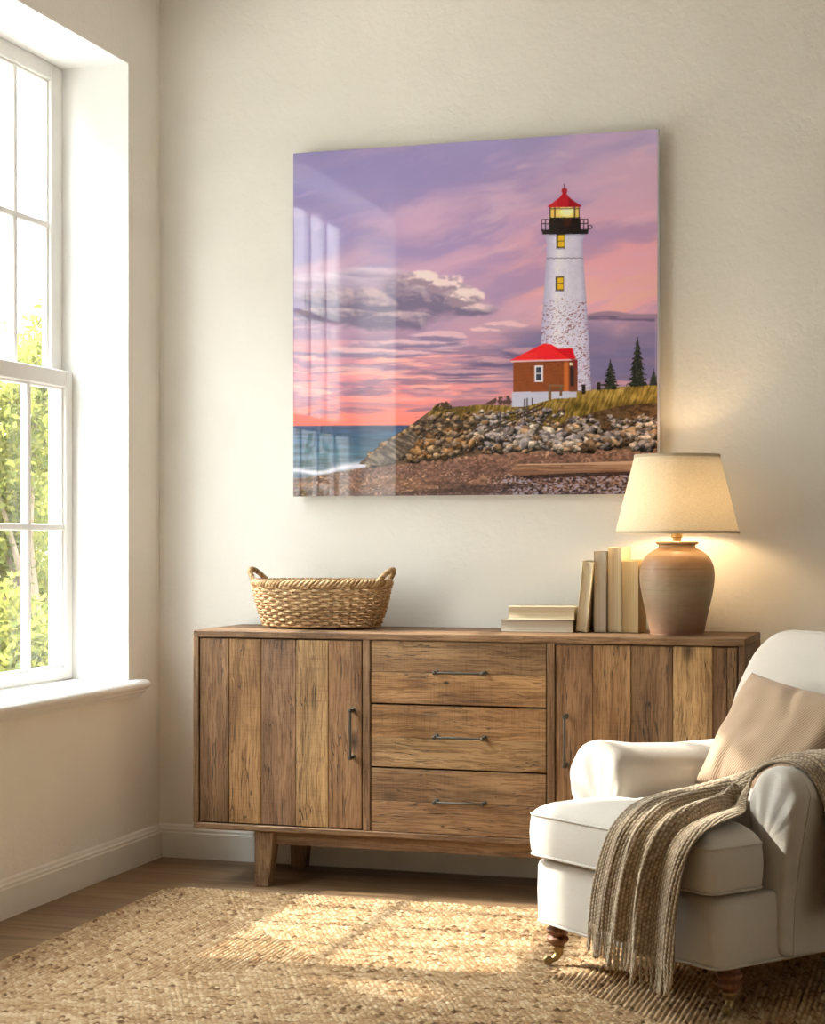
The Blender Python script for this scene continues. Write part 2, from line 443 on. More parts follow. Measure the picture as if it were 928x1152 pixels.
# double hung window units
def window_unit(idx, y0, y1, cols=5):
    root = bpy.data.objects.new('window_%d' % idx, None); COL.objects.link(root); root.location = (-.26, (y0+y1)/2, WZ0); struct(root)
    L = lambda x, y, z: (x+.26, y-(y0+y1)/2, z-WZ0)
    def bx(mb, a, b, bev=.003): mb.box(L(*a), L(*b), bev)
    fr = MB(); zt, zb = WZ1-T, .643
    ex = .0
    for (a, b) in (((-.285, y1-.035, zb), (-.25, y1, zt)), ((-.285, y0, zb), (-.25, y0+.035, zt)), ((-.285, y0, zt-.03), (-.25, y1, zt)), ((-.285, y0, zb-.012), (-.25, y1, zb+.012))): bx(fr, a, b)
    fr.build('window_frame', M['white'], root, angle=30)
    def sash(name, xin, za, zc, stile, top, bot, rows=2):
        s = MB(); xo = xin-.038; ya, yb = y0+.002+ex, y1-.002
        bx(s, (xo, yb-stile, za), (xin, yb, zc), .004); bx(s, (xo, ya, za), (xin, ya+stile, zc), .004)
        bx(s, (xo, ya+stile-.002, zc-top), (xin-.001, yb-stile+.002, zc), .004); bx(s, (xo, ya+stile-.002, za), (xin-.001, yb-stile+.002, za+bot), .004)
        gy0, gy1, gz0, gz1 = ya+stile, yb-stile, za+bot, zc-top
        for k in range(1, cols):
            y = gy0+(gy1-gy0)*k/cols; bx(s, (xo+.002, y-.012, gz0-.002), (xin-.008, y+.012, gz1+.002), .004)
        for k in range(1, rows):
            z = gz0+(gz1-gz0)*k/rows; bx(s, (xo+.003, gy0-.002, z-.012), (xin-.007, gy1+.002, z+.012), .004)
        # glazing bead step
        for (a, b) in (((xo+.006, gy1-.009, gz0), (xin-.012, gy1+.003, gz1)), ((xo+.006, gy0-.003, gz0), (xin-.012, gy0+.009, gz1)), ((xo+.006, gy0, gz1-.009), (xin-.012, gy1, gz1+.003)), ((xo+.006, gy0, gz0-.003), (xin-.012, gy1, gz0+.009))): bx(s, a, b, .003)
        so = s.build(name, M['white'], root, angle=30)
        g = MB(); bx(g, (xo+.015, gy0-.004, gz0-.004), (xo+.019, gy1+.004, gz1+.004), 0)
        g.build('glass', M['glass'], so, smooth=False)
    sash('upper_sash', -.248, 1.665, WZ1-T-.004, .078, .052, .036)
    sash('lower_sash', -.208, .645, 1.703, .047, .058, .042)
MID = (WY0+WY1)/2
window_unit(1, MID+.012, WY1-T); window_unit(2, WY0+T, MID-.012)
simple_box('trim_3', (-.285, MID-.012, .643), (-.245, MID+.012, WZ1-T), M['white'])
# ------------------------------------------------------------------ outside: lawn and trees
def leaf_mat(name, c0, c1):
    t = NT(name); v = t.coord('Object'); rnd = t.attr('tint', 'Fac')
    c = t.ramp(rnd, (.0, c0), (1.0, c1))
    d = t.n('ShaderNodeBsdfDiffuse'); tl = t.n('ShaderNodeBsdfTranslucent'); t.l(c, d.inputs[0]); t.l(c, tl.inputs[0])
    mx = t.n('ShaderNodeMixShader'); mx.inputs[0].default_value = .4
    t.l(d.outputs[0], mx.inputs[1]); t.l(tl.outputs[0], mx.inputs[2]); t.l(mx.outputs[0], t.out.inputs[0]); return t.m
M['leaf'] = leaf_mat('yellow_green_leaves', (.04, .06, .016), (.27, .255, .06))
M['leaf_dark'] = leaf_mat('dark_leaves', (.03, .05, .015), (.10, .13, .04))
M['bark'] = mat_plain('grey_bark', (.16, .12, .085), .9, .1, 0, 25, .6)
def terrace_mat():
    t = NT('pale_gravel'); v = t.coord(); c = t.ramp(t.noise(v, 14, 6), (.3, (.36, .33, .29)), (.7, (.50, .47, .42)))
    t.bsdf(c, .95, .1); t.normal(t.bump(t.noise(v, 90, 4), .6, .03)); return t.m
struct(simple_box('ground', (-60, -60, -.75), (60, 60, -.55), terrace_mat()))
def tree(name, label, x, y, h, blobs, nleaf, leaf=.06, mat='leaf', zb=-.55, group='trees in the garden outside'):
    t = thing(name, label, 'tree', (x, y, zb), 0, group)
    tr = MB(); 
    pts = [(0, 0, -.05), (.04, .02, h*.3), (-.03, .03, h*.55), (.02, 0, h*.8)]
    tr.tube([tuple(p) for p in catmull(pts, 16)], list(np.linspace(.05+.012*h, .02, 16)), 10)
    for k, (bx_, by_, bz_, br_) in enumerate(blobs):
        z0 = max(.3, bz_*.55); tr.tube([tuple(p) for p in catmull([(0, 0, z0), (bx_*.5, by_*.5, (z0+bz_)/2+.05), (bx_, by_, bz_)], 8)], list(np.linspace(.03, .008, 8)), 6)
    tr.build('trunk', M['bark'], t)
    V = []; tint = []
    tot = sum(b[3]**2 for b in blobs)
    for (bx_, by_, bz_, br_) in blobs:
        n = int(nleaf*br_**2/tot)
        d = RNG.normal(size=(n, 3)); d /= np.linalg.norm(d, axis=1)[:, None]
        clump = np.array([.72+.5*mnoise.noise(Vector(q*2.6)+Vector((bx_, by_, bz_))) for q in d])
        r = br_*clump*(RNG.random(n)**.33)
        c = d*r[:, None]*np.array([1, 1, .9])+np.array([bx_, by_, bz_])
        a = RNG.normal(size=(n, 3)); a /= np.linalg.norm(a, axis=1)[:, None]
        b = np.cross(a, RNG.normal(size=(n, 3))); b /= np.linalg.norm(b, axis=1)[:, None]
        sz = leaf*(.6+.8*RNG.random(n))[:, None]
        V.append(np.stack([c-a*sz, c+b*sz*.5, c+a*sz, c-b*sz*.5], 1).reshape(-1, 3))
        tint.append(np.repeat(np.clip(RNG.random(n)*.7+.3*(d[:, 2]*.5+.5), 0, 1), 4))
    V = np.concatenate(V); tint = np.concatenate(tint); nq = len(V)//4
    me = bpy.data.meshes.new('foliage'); me.from_pydata(V.tolist(), [], [(4*i, 4*i+1, 4*i+2, 4*i+3) for i in range(nq)])
    at = me.attributes.new('tint', 'FLOAT', 'POINT'); at.data.foreach_set('value', tint.astype(np.float32)); me.materials.append(M[mat])
    o = bpy.data.objects.new('foliage', me); COL.objects.link(o); o.parent = t; o['kind'] = 'stuff'
    return t
def blobs(h, r, n, seed, zlo=.25):
    rr = random.Random(seed); out = []
    for i in range(n):
        z = h*(zlo+(1-zlo)*i/(n-1)); k = math.sin(PI*min(1, .25+.7*i/(n-1)))
        a = rr.uniform(0, 2*PI); out.append((math.cos(a)*r*.55*k, math.sin(a)*r*.55*k, z*.92, r*(.45+.3*k)))
    return out
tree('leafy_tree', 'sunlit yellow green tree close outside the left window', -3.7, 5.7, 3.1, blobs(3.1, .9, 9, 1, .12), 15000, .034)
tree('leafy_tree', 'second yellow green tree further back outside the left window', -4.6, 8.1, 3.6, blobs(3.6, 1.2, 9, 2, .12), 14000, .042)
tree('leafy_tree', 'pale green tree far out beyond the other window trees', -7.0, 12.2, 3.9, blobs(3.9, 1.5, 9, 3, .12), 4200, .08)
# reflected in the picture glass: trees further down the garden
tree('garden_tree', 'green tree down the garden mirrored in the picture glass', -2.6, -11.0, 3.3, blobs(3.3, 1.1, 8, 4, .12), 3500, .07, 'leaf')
# unseen dense tree added towards the sun as a blocker, it keeps the near half of the room out of direct sun
tree('sun_blocker_tree', 'unseen dense tree added to block sun at the near end of the left window', -4.6, -4.05, 7.0, [(0, dy, z, 1.25) for dy in (-1.6, -.2, 1.1) for z in (2.6, 3.9, 5.2, 6.4)], 26000, .16, 'leaf_dark')

# ------------------------------------------------------------------ sideboard
SX0, SX1, SY, SZ0, SZ1 = .322, 2.109, -.4345, .181, .829
def make_sideboard():
    cx = (SX0+SX1)/2
    root = thing('sideboard', 'reclaimed plank sideboard with two doors, three drawers and tapered legs', 'sideboard', (cx, -.225, 0))
    L = lambda x, y, z: (x-cx, y+.225, z)
    def bx(mb, a, b, bev=.002, grain='x', tint=None): mb.box(L(*a), L(*b), bev, 1, grain, tint)
    c = MB(); yb = -.016
    bx(c, (SX0, SY, SZ1-.023), (SX1, -.225, SZ1), .003, 'x', .55)
    bx(c, (SX0, -.226, SZ1-.023), (SX1, yb, SZ1), .003, 'x', .3)
    bx(c, (SX0, SY, SZ0), (SX1, yb, SZ0+.020), .003, 'x', .4)
    bx(c, (SX0, SY, SZ0+.019), (SX0+.020, yb, SZ1-.022), .002, 'z', .5)
    for a, b, ti in ((SY, -.30, .6), (-.30, -.16, .2), (-.16, yb, .5)): bx(c, (SX1-.020, a, SZ0+.019), (SX1, b, SZ1-.022), .0025, 'z', ti)
    for x in (.908, 1.505): bx(c, (x, SY+.001, SZ0+.019), (x+.024, yb-.02, SZ1-.022), .002, 'z', .5)
    c.build('carcass', M['frame_wood'], root, wood=True, angle=30)
    b = MB(); bx(b, (SX0+.01, yb-.012, SZ0+.01), (SX1-.01, yb-.004, SZ1-.01), 0); bx(b, (SX0+.019, SY+.022, SZ0+.02), (SX1-.019, SY+.026, SZ1-.022), 0)  # near-black sheets behind the fronts, standing in for shade in the gaps
    b.build('gap_shade_panel', M['gap'], root, smooth=False)
    yf = SY+.0015; g = .0035
    def bar_handle(parent, p0, p1):
        h = MB(); p0 = Vector(p0); p1 = Vector(p1); y = SY-.030; d = (p1-p0).normalized()
        P0 = Vector((p0.x, y, p0.z)); P1 = Vector((p1.x, y, p1.z))
        a = Matrix.Rotation(PI/2, 4, 'X')
        h.tube([L(*(P0-d*.004)), L(*P0), L(*P1), L(*(P1+d*.004))], [.0035, .0042, .0042, .0035], 10)
        for P in (P0, P1):
            h.tube([L(P.x, yf, P.z), L(P.x, y, P.z)], .0042, 10)
            h.lathe([(0.0001, 0), (.007, 0), (.0085, .002), (.0085, .004), (.004, .006)], L(P.x, yf, P.z), 16, mat=a)
            h.lathe([(0.0001, -.0075), (.005, -.006), (.0068, -.003), (.0068, .003), (.005, .006), (.0001, .0075)], L(P.x, y, P.z), 14, mat=a)
        h.build('handle', M['iron'], parent, angle=40)
    def door(x0, x1, cuts, tints, hx):
        d = MB(); z0, z1 = SZ0+.020+g, SZ1-.023-g; xs = [x0+g]+cuts+[x1-g]
        for i in range(len(xs)-1):
            bx(d, (xs[i]+.0006, yf+random.uniform(0, .0012), z0), (xs[i+1]-.0006, yf+.019, z1), .0022, 'z', tints[i])
        o = d.build('door', M['wood'], root, wood=True, angle=30)
        bar_handle(o, (hx, 0, .434), (hx, 0, .583))
    door(SX0+.020, .908, [.449, .561, .681, .792], [.97, .25, .5, .76, .06], .876)
    door(1.529, SX1-.020, [1.648, 1.765, 1.893, 2.012, 2.055], [.03, .14, .94, .76, .98, .9], 1.566)
    for (z0, z1, cut, t1, t2) in ((.606, .806-.0, .706, .62, .30), (.405, .604, .500, .25, .68), (.201, .403, .300, .58, .40)):
        d = MB(); z0 += g*.5; z1 = z1-g*.5
        bx(d, (.932+g, yf, z0), (1.505-g, yf+.019, cut-.0004), .0015, 'x', t2); bx(d, (.932+g, yf+.0005, cut+.0004), (1.505-g, yf+.019, z1), .0015, 'x', t1)
        o = d.build('drawer', M['wood'], root, wood=True, angle=30)
        hz = (z0+z1)/2+.003; bar_handle(o, (1.153, 0, hz), (1.308, 0, hz))
    # base rails and legs
    r = MB()
    bx(r, (.58, SY+.030, .137), (1.852, SY+.052, SZ0+.001), .002, 'x', .35); bx(r, (.58, -.085, .137), (1.852, -.063, SZ0+.001), .002, 'x', .35)
    for x in (.553, 1.858): bx(r, (x, SY+.05, .137), (x+.022, -.08, SZ0+.001), .002, 'y', .35)
    r.build('base_rail', M['frame_wood'], root, wood=True, angle=30)
    for sx in (0, 1):
        for fy in (0, 1):
            lg = MB(); y0 = SY+.012 if fy == 0 else -.105; y1 = y0+.062; ya, yb2 = (y0, y1-.014) if fy == 0 else (y0+.014, y1)
            xa0, xa1, xb1 = .534, .602, .582
            P = [(xa0, y0, SZ0+.001), (xa1, y0, SZ0+.001), (xa1, y1, SZ0+.001), (xa0, y1, SZ0+.001)]
            Q = [(xa0-.002+.0, ya, 0), (xb1, ya, 0), (xb1, yb2, 0), (xa0-.002, yb2, 0)]
            mx = lambda p: (p[0], p[1], p[2]) if sx == 0 else (2*cx-p[0], p[1], p[2])
            bm = bmesh.new(); vs_ = [bm.verts.new(L(*mx(p))) for p in Q+P]
            for f in ((3, 2, 1, 0), (4, 5, 6, 7), (0, 1, 5, 4), (1, 2, 6, 5), (2, 3, 7, 6), (3, 0, 4, 7)): bm.faces.new([vs_[i] for i in f])
            bmesh.ops.recalc_face_normals(bm, faces=bm.faces); bmesh.ops.bevel(bm, geom=list(bm.edges), offset=.003, segments=2, affect='EDGES')
            bm.verts.index_update(); vv = [v.co.copy() for v in bm.verts]; off = random.uniform(0, 40)
            lg.add(vv, [tuple(v.index for v in f.verts) for f in bm.faces], [(v.z+off, v.x+off, v.y) for v in vv], .35); bm.free()
            lg.build('leg', M['frame_wood'], root, wood=True, angle=40)
make_sideboard()

# ------------------------------------------------------------------ wicker basket
def wicker_mat():
    t = NT('wicker'); v = t.coord(); ti = t.attr('tint', 'Fac')
    c = t.ramp(ti, (0, srgb(138, 106, 72)), (.5, srgb(180, 146, 106)), (1, srgb(206, 178, 138)))
    c = t.mix(t.math('MULTIPLY', t.ramp(t.noise(v, 160, 3), (.4, 0.0), (.65, 1.0)), .5), c, t.mix(1.0, c, (.62, .55, .46), 'MULTIPLY'))
    t.bsdf(c, .75, .25); t.normal(t.bump(t.noise(t.mapp(v, (1, 1, 3)), 260, 3), .5, .003)); return t.m
M['wicker'] = wicker_mat()
def make_basket():
    root = thing('wicker_basket', 'oval woven wicker basket with two rope handles on the sideboard', 'basket', (.685, -.205, SZ1+.0055), 0)
    A0, B0, A1, B1, H = .196, .118, .236, .142, .142
    ns = 42; rows = 14
    def dims(z):
        t = min(1.0, z/H); k = 1-(1-t)**2.0; return A0+(A1-A0)*(.55*t+.45*k), B0+(B1-B0)*(.55*t+.45*k)
    wv = MB()
    for r in range(rows):
        z = .006+(H-.016)*r/(rows-1); a, b = dims(z); n = ns*5; ph = PI*(r % 2); pts = []
        for k in range(n):
            th = 2*PI*k/n; o = .0056*math.sin(ns/2*th+ph); pts.append(((a+o)*math.cos(th), (b+o)*math.sin(th), z+.0008*math.sin(ns/2*th*1.0+ph+.6)))
        j = random.random()*.5
        wv.tube(pts, .0050, 6, True)
        for q in range(len(wv.t)-n*6, len(wv.t)):
            kk = (q-(len(wv.t)-n*6))//6; wv.t[q] = min(1, max(0, .25+j+.35*math.sin(kk*1.7+r*2.3)*math.sin(kk*.13+r)))
    for k in range(ns):
        th = 2*PI*(k+.0)/ns; pts = []
        for i in range(6):
            z = .002+(H-.006)*i/5; a, b = dims(z); pts.append((a*math.cos(th), b*math.sin(th), z))
        wv.tube(pts, .0042, 6, tint=.35)
    # floor of the basket
    vv = [(0, 0, .004)]+[((A0)*math.cos(2*PI*k/60), B0*math.sin(2*PI*k/60), .004) for k in range(60)]
    wv.add(vv, [(0, 1+k, 1+(k+1) % 60) for k in range(60)], None, .2)
    wv.build('woven_body', M['wicker'], root, wood=True, angle=180)
    rim = MB(); n = 240; a, b = dims(H)
    for s in range(4):
        pts = []
        for k in range(n):
            th = 2*PI*k/n; ph = 22*th+2*PI*s/4; rr = .0068
            o = rr*math.cos(ph); pts.append(((a+o)*math.cos(th), (b+o)*math.sin(th), H+.004+1.25*rr*math.sin(ph)))
        rim.tube(pts, .0056, 6, True, tint=.3+.2*s)
    rim.build('rim', M['wicker'], root, wood=True, angle=180)
    for sg in (-1, 1):
        h = MB(); base = []
        for i in range(25):
            t = i/24; an = (t-.5)*2*math.radians(34); ex, ey = a*math.cos(an), b*math.sin(an)*1.0
            up = math.sin(PI*t)**.75
            base.append(Vector((sg*(ex*1.0+.012*up+.001), (b*.60)*2*(t-.5)*(.78+.5*up*.45), H-.020+.068*up)))
        C = catmull([tuple(p) for p in base], 90)
        for s in range(3):
            pts = []
            for i in range(90):
                p = Vector(C[i]); tg = Vector(C[min(89, i+1)])-Vector(C[max(0, i-1)]); tg.normalize()
                n1 = tg.cross(Vector((1, 0, 0))).normalized(); n2 = tg.cross(n1)
                ph = i*.62+2*PI*s/3; pts.append(p+(n1*math.cos(ph)+n2*math.sin(ph))*.0046)
            h.tube(pts, .0050, 7, tint=.25+.3*s)
        h.build('handle', M['wicker'], root, wood=True, angle=180)
make_basket()

# ------------------------------------------------------------------ books
def page_mat(name, col):
    t = NT(name); v = t.attr('gco')
    n = t.noise(t.mapp(v, (1.5, 900, 1.5)), 1, 2, .5); n2 = t.noise(t.mapp(v, (3, 160, 3)), 1, 3)
    c = t.mix(t.math('MULTIPLY', t.ramp(n, (.42, 1.0), (.55, 0.0)), .45), col, tuple(x*.62 for x in col))
    c = t.mix(t.math('MULTIPLY', t.ramp(n2, (.45, 0.0), (.7, 1.0)), .3), c, tuple(x*.7 for x in col))
    t.bsdf(c, .85, .15); t.normal(t.bump(n, .4, .001)); return t.m
M['page'] = page_mat('cream_pages', srgb(214, 198, 166)); M['page_dark'] = page_mat('tan_pages', srgb(206, 184, 142))
M['page_grey'] = page_mat('grey_pages', srgb(196, 186, 168))
def cover(name, c): return mat_plain(name, srgb(*c), .7, .25, bscale=200, bump=.12)
def make_book(label, w, d, h, cm, pm, thick=.0026, group=None):
    """standing book: w thickness along x, d depth along y (fore edge at -y), h height; origin at bottom centre"""
    root = thing('book', label, 'book', (0, 0, 0), 0, group)
    c = MB()
    for sx in (-1, 1): c.box((sx*w/2 if sx < 0 else w/2-thick, -d/2, 0), (-w/2+thick if sx < 0 else w/2, d/2-.002, h), .0008)
    # rounded spine at the back
    n = 8; vv = []
    for z in (0, h):
        for k in range(n+1):
            a = PI*k/n; vv.append((w/2*math.cos(a), d/2-.004+.007*math.sin(a), z))
        for k in range(n, -1, -1):
            a = PI*k/n; vv.append(((w/2-thick)*math.cos(a), d/2-.004+.005*math.sin(a), z))
    m = 2*(n+1); c.add(vv, [(k, (k+1) % m, m+(k+1) % m, m+k) for k in range(m)]+[(i, i+1, m-2-i, m-1-i) for i in range(n)]+[(m+i, m+m-1-i, m+m-2-i, m+i+1) for i in range(n)])
    fix_normals(c.build('cover', cm, root, angle=40))
    p = MB(); q = .0045
    # page block with a slightly hollowed fore edge
    vv = []; nx = 8; sx = w-2*thick-.0004
    for z in (q*.6, h-q*.6):
        for k in range(nx+1):
            x = -sx/2+sx*k/nx; vv.append((x, -d/2+q*.5+.0028*math.cos(PI*(k/nx-.5)), z))
        vv += [(sx/2, d/2-.005, z), (-sx/2, d/2-.005, z)]
    m = nx+3; off = random.uniform(0, 20)
    p.add(vv, [(k, (k+1) % m, m+(k+1) % m, m+k) for k in range(m)]+[tuple(range(m-1, -1, -1)), tuple(range(m, 2*m))], [(v[2]+off, v[0]+off, v[1]+off) for v in vv])
    fix_normals(p.build('page_block', pm, root, wood=True, angle=30))
    return root
CV = {k: cover(k, c) for k, c in dict(cover_taupe=(150, 134, 112), cover_cream=(206, 194, 170), cover_brown=(116, 98, 76), cover_tan=(190, 166, 124), cover_grey=(128, 116, 100), cover_sand=(200, 184, 152)).items()}
G1 = 'books on the sideboard'
def stand(root, x, y, lean=0, rz=0): root.location = (x, y, SZ1); root.rotation_euler = (0, lean, rz)
# standing, fore edges out; positions run left to right
b = make_book('thin cream book leaning right against the upright row', .036, .135, .226, CV['cover_sand'], M['page'], group=G1); stand(b, 1.571, -.168, math.radians(5.6))
b.location.z = SZ1+.0018
b = make_book('taupe upright book between the leaning book and the tallest one', .041, .145, .258, CV['cover_taupe'], M['page_grey'], group=G1); stand(b, 1.629, -.148)
b = make_book('tallest upright book with pale pages, third in the row', .044, .17, .272, CV['cover_cream'], M['page'], group=G1); stand(b, 1.674, -.128)
b = make_book('tan upright book nearest the lamp', .052, .155, .230, CV['cover_tan'], M['page_dark'], group=G1); stand(b, 1.725, -.142)
def lay(root, x, y, z, rz=0):
    root.rotation_euler = (0, PI/2, rz); root.location = (x, y, z)
# lying flat: the thickness axis becomes z
b = make_book('grey-brown book lying flat at the bottom of the short stack', .040, .155, .236, CV['cover_grey'], M['page_grey'], group=G1); lay(b, 1.312, -.178, SZ1+.0201)
b = make_book('cream book lying flat on top of the grey-brown one', .042, .150, .218, CV['cover_cream'], M['page'], group=G1); lay(b, 1.334, -.172, SZ1+.0402+.0211)

# ------------------------------------------------------------------ table lamp
def clay_mat():
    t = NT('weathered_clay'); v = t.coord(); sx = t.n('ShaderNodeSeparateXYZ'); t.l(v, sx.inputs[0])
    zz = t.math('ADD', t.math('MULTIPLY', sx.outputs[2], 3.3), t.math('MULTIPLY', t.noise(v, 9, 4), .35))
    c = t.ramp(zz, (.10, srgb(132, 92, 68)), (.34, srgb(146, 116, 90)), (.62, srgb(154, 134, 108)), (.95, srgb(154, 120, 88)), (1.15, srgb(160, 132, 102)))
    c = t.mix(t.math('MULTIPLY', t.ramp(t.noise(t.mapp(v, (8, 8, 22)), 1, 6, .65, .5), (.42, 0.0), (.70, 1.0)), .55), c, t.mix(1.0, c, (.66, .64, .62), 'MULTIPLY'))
    c = t.mix(t.math('MULTIPLY', t.ramp(t.noise(t.mapp(v, (2, 2, 130)), 1, 2), (.60, 0.0), (.68, 1.0)), .35), c, t.mix(1.0, c, (.5, .46, .42), 'MULTIPLY'))
    t.bsdf(c, .5, .4)
    b = t.bump(t.noise(t.mapp(v, (3, 3, 120)), 1, 3), .18, .004); t.normal(t.bump(t.noise(v, 60, 5), .15, .004, b)); return t.m
def shade_mat():
    t = NT('linen_shade'); v = t.coord()
    n = t.noise(t.mapp(v, (1, 1, 6)), 90, 3); n2 = t.noise(t.mapp(v, (6, 6, 1)), 90, 3)
    f = t.ramp(t.math('ADD', t.math('MULTIPLY', n, .5), t.math('MULTIPLY', n2, .5)), (.36, (.56, .49, .36)), (.62, (.68, .60, .46)))
    d = t.n('ShaderNodeBsdfDiffuse'); tl = t.n('ShaderNodeBsdfTranslucent'); t.l(f, d.inputs[0]); t.l(f, tl.inputs[0])
    mx = t.n('ShaderNodeMixShader'); mx.inputs[0].default_value = .16
    bp = t.bump(t.math('ADD', n, n2), .25, .002); t.l(bp, d.inputs['Normal'])
    t.l(d.outputs[0], mx.inputs[1]); t.l(tl.outputs[0], mx.inputs[2]); t.l(mx.outputs[0], t.out.inputs[0]); return t.m
def make_lamp():
    root = thing('table_lamp', 'clay urn table lamp with cream linen shade, lit, on the sideboard', 'lamp', (1.872, -.215, SZ1))
    pr = [(.0001, 0), (.078, 0), (.083, .003), (.085, .010), (.091, .040), (.101, .085), (.110, .125), (.1155, .160), (.117, .185), (.114, .210), (.105, .233), (.090, .251), (.072, .263), (.061, .269), (.0575, .275), (.058, .279), (.063, .281), (.066, .284), (.066, .288), (.061, .290), (.054, .288), (.052, .280), (.0001, .278)]
    P = catmull(pr, 90); P[:, 0] = np.maximum(P[:, 0], .0001)
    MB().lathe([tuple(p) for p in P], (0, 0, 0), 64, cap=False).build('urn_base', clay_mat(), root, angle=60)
    MB().lathe([(.0001, .276), (.020, .276), (.020, .282), (.013, .285), (.013, .300), (.017, .303), (.017, .335), (.012, .34), (.0001, .34)], (0, 0, 0), 24, cap=False).build('socket', M['brass'], root, angle=40)
    zb, zt, rb, rt_ = .318, .556, .192, .133
    sh = MB(); n = 72
    prof = [(rb, zb), (rb-(rb-rt_)*.33, zb+(zt-zb)*.33), (rb-(rb-rt_)*.66, zb+(zt-zb)*.66), (rt_, zt)]
    sh.lathe(prof, (0, 0, 0), n, cap=False)
    s = sh.build('shade', shade_mat(), root, angle=80)
    mt = mat_plain('shade_trim', (.50, .42, .29), .8, .2)
    for r, z in ((rb, zb), (rt_, zt)):
        tr = MB(); tr.lathe([(r+.0012, z-.004), (r+.0018, z), (r+.0012, z+.005), (r-.0012, z+.005), (r-.0016, z), (r-.0012, z-.004), (r+.0012, z-.004)], (0, 0, 0), n, cap=False)
        tr.build('trim_band', mt, s, angle=60)
    hp = MB(); hp.tube([(r_ * math.cos(a), r_*math.sin(a), zt-.012) for r_ in (rt_-.001,) for a in np.linspace(0, 2*PI, 49)[:-1]], .0015, 6, True)
    for k in range(3):
        a = 2*PI*k/3+.3; hp.tube([(0, 0, zt-.03), ((rt_-.001)*math.cos(a), (rt_-.001)*math.sin(a), zt-.012)], .0015, 6)
    for sg in (-1, 1): hp.tube([tuple(p) for p in catmull([(sg*.015, 0, .335), (sg*.05, 0, .38), (sg*.045, 0, .47), (0, 0, zt-.03)], 16)], .0015, 6)
    hp.build('harp', M['brass'], root, angle=60)
    bulb = [(.0001, .335), (.013, .338), (.014, .352), (.022, .368), (.030, .388), (.031, .402), (.024, .420), (.012, .430), (.0001, .433)]
    t = NT('bulb_glow'); e = t.n('ShaderNodeEmission'); e.inputs[0].default_value = (1, .70, .38, 1); e.inputs[1].default_value = 135.0; t.l(e.outputs[0], t.out.inputs[0])
    MB().lathe(bulb, (0, 0, 0), 20, cap=False).build('bulb', t.m, root, angle=80)
make_lamp()

# ------------------------------------------------------------------ jute rug
def make_rug():
    X0, X1, Y0, Y1 = .278, 2.52, -2.165, -.535
    st = .0036; nx = int((X1-X0)/st)+1; ny = int((Y1-Y0)/st)+1
    X, Y = np.meshgrid(np.linspace(X0, X1, nx), np.linspace(Y0, Y1, ny))
    rw, sl, cr = .0142, .0152, .075
    wx = .010*(fbm(X*3.1, Y*3.1, 3, 3)-.5); wy = .010*(fbm(X*3.1+9, Y*3.1, 5, 3)-.5)
    dl, dr, db, dt = X-X0, X1-X, Y-Y0, Y1-Y
    side = np.minimum(dl, dr); tb = np.minimum(db, dt)
    d = np.minimum(side, tb)+wx; vert = side < tb
    # rounded outer corners
    inx = side < cr; iny = tb < cr; cor = inx & iny
    rad = np.hypot(cr-side, cr-tb); d = np.where(cor, cr-rad+wx, d)
    s = np.where(vert, Y, X)+wy*2
    s = np.where(cor, .7*(X+Y), s)
    row = np.floor(d/rw); fr = d/rw-row
    ph = s/sl+.5*(row % 2)
    tri = np.abs(fr-.5)*2
    phs = ph+.34*np.where(row % 2 == 0, 1, -1)*(fr-.5)*2
    sid = np.floor(phs); fs = phs-sid
    h = .0092*np.power(np.clip(np.sin(PI*fr), 0, 1), .6)*(.35+.65*np.power(np.clip(np.sin(PI*fs), 0, 1), .55))
    rid = _hash(row, sid, 5)
    h = h*(.75+.5*rid)+.003
    edge = np.clip(np.minimum(d, .012)/.012, 0, 1); Z = .001+h*edge
    keep = d > -.001
    tone = .62*rid+.3*_hash(row, np.floor(sid/7), 8)+.25*fbm(X*5, Y*5, 9, 3)-.05
    dark = (_hash(row, sid, 23) > .95); tone = np.where(dark, .08, tone)
    groove = np.clip(1-h/.006, 0, 1)
    V = np.stack([X, Y, Z], -1).reshape(-1, 3)
    idx = np.arange(nx*ny).reshape(ny, nx)
    F = np.stack([idx[:-1, :-1], idx[:-1, 1:], idx[1:, 1:], idx[1:, :-1]], -1).reshape(-1, 4)
    kf = keep.reshape(-1)[F].all(1); F = F[kf]
    used = np.unique(F); remap = -np.ones(nx*ny, int); remap[used] = np.arange(len(used)); F = remap[F]; V = V[used]
    me = bpy.data.meshes.new('jute_rug')
    me.vertices.add(len(V)); me.vertices.foreach_set('co', V.astype(np.float32).ravel())
    me.loops.add(F.size); me.loops.foreach_set('vertex_index', F.astype(np.int32).ravel())
    me.polygons.add(len(F)); me.polygons.foreach_set('loop_start', np.arange(0, F.size, 4, dtype=np.int32))
    me.update(calc_edges=True); me.shade_smooth()
    a = me.attributes.new('tint', 'FLOAT', 'POINT'); a.data.foreach_set('value', np.clip(tone.reshape(-1)[used], 0, 1).astype(np.float32))
    t = NT('jute'); v = t.coord(); ti = t.attr('tint', 'Fac')
    c = t.ramp(ti, (0, srgb(92, 66, 42)), (.22, srgb(148, 115, 80)), (.6, srgb(176, 145, 108)), (1, srgb(204, 180, 146)))
    c = t.mix(t.math('MULTIPLY', t.ramp(t.noise(v, 420, 3), (.4, 0.0), (.65, 1.0)), .45), c, t.mix(1.0, c, (.60, .52, .40), 'MULTIPLY'))
    t.bsdf(c, .9, .15); t.normal(t.bump(t.noise(v, 500, 3), .7, .003))
    me.materials.append(t.m)
    o = bpy.data.objects.new('jute_rug', me); COL.objects.link(o)
    tag(o, 'braided natural jute rug with rounded corners on the wooden floor', 'rug')
make_rug()

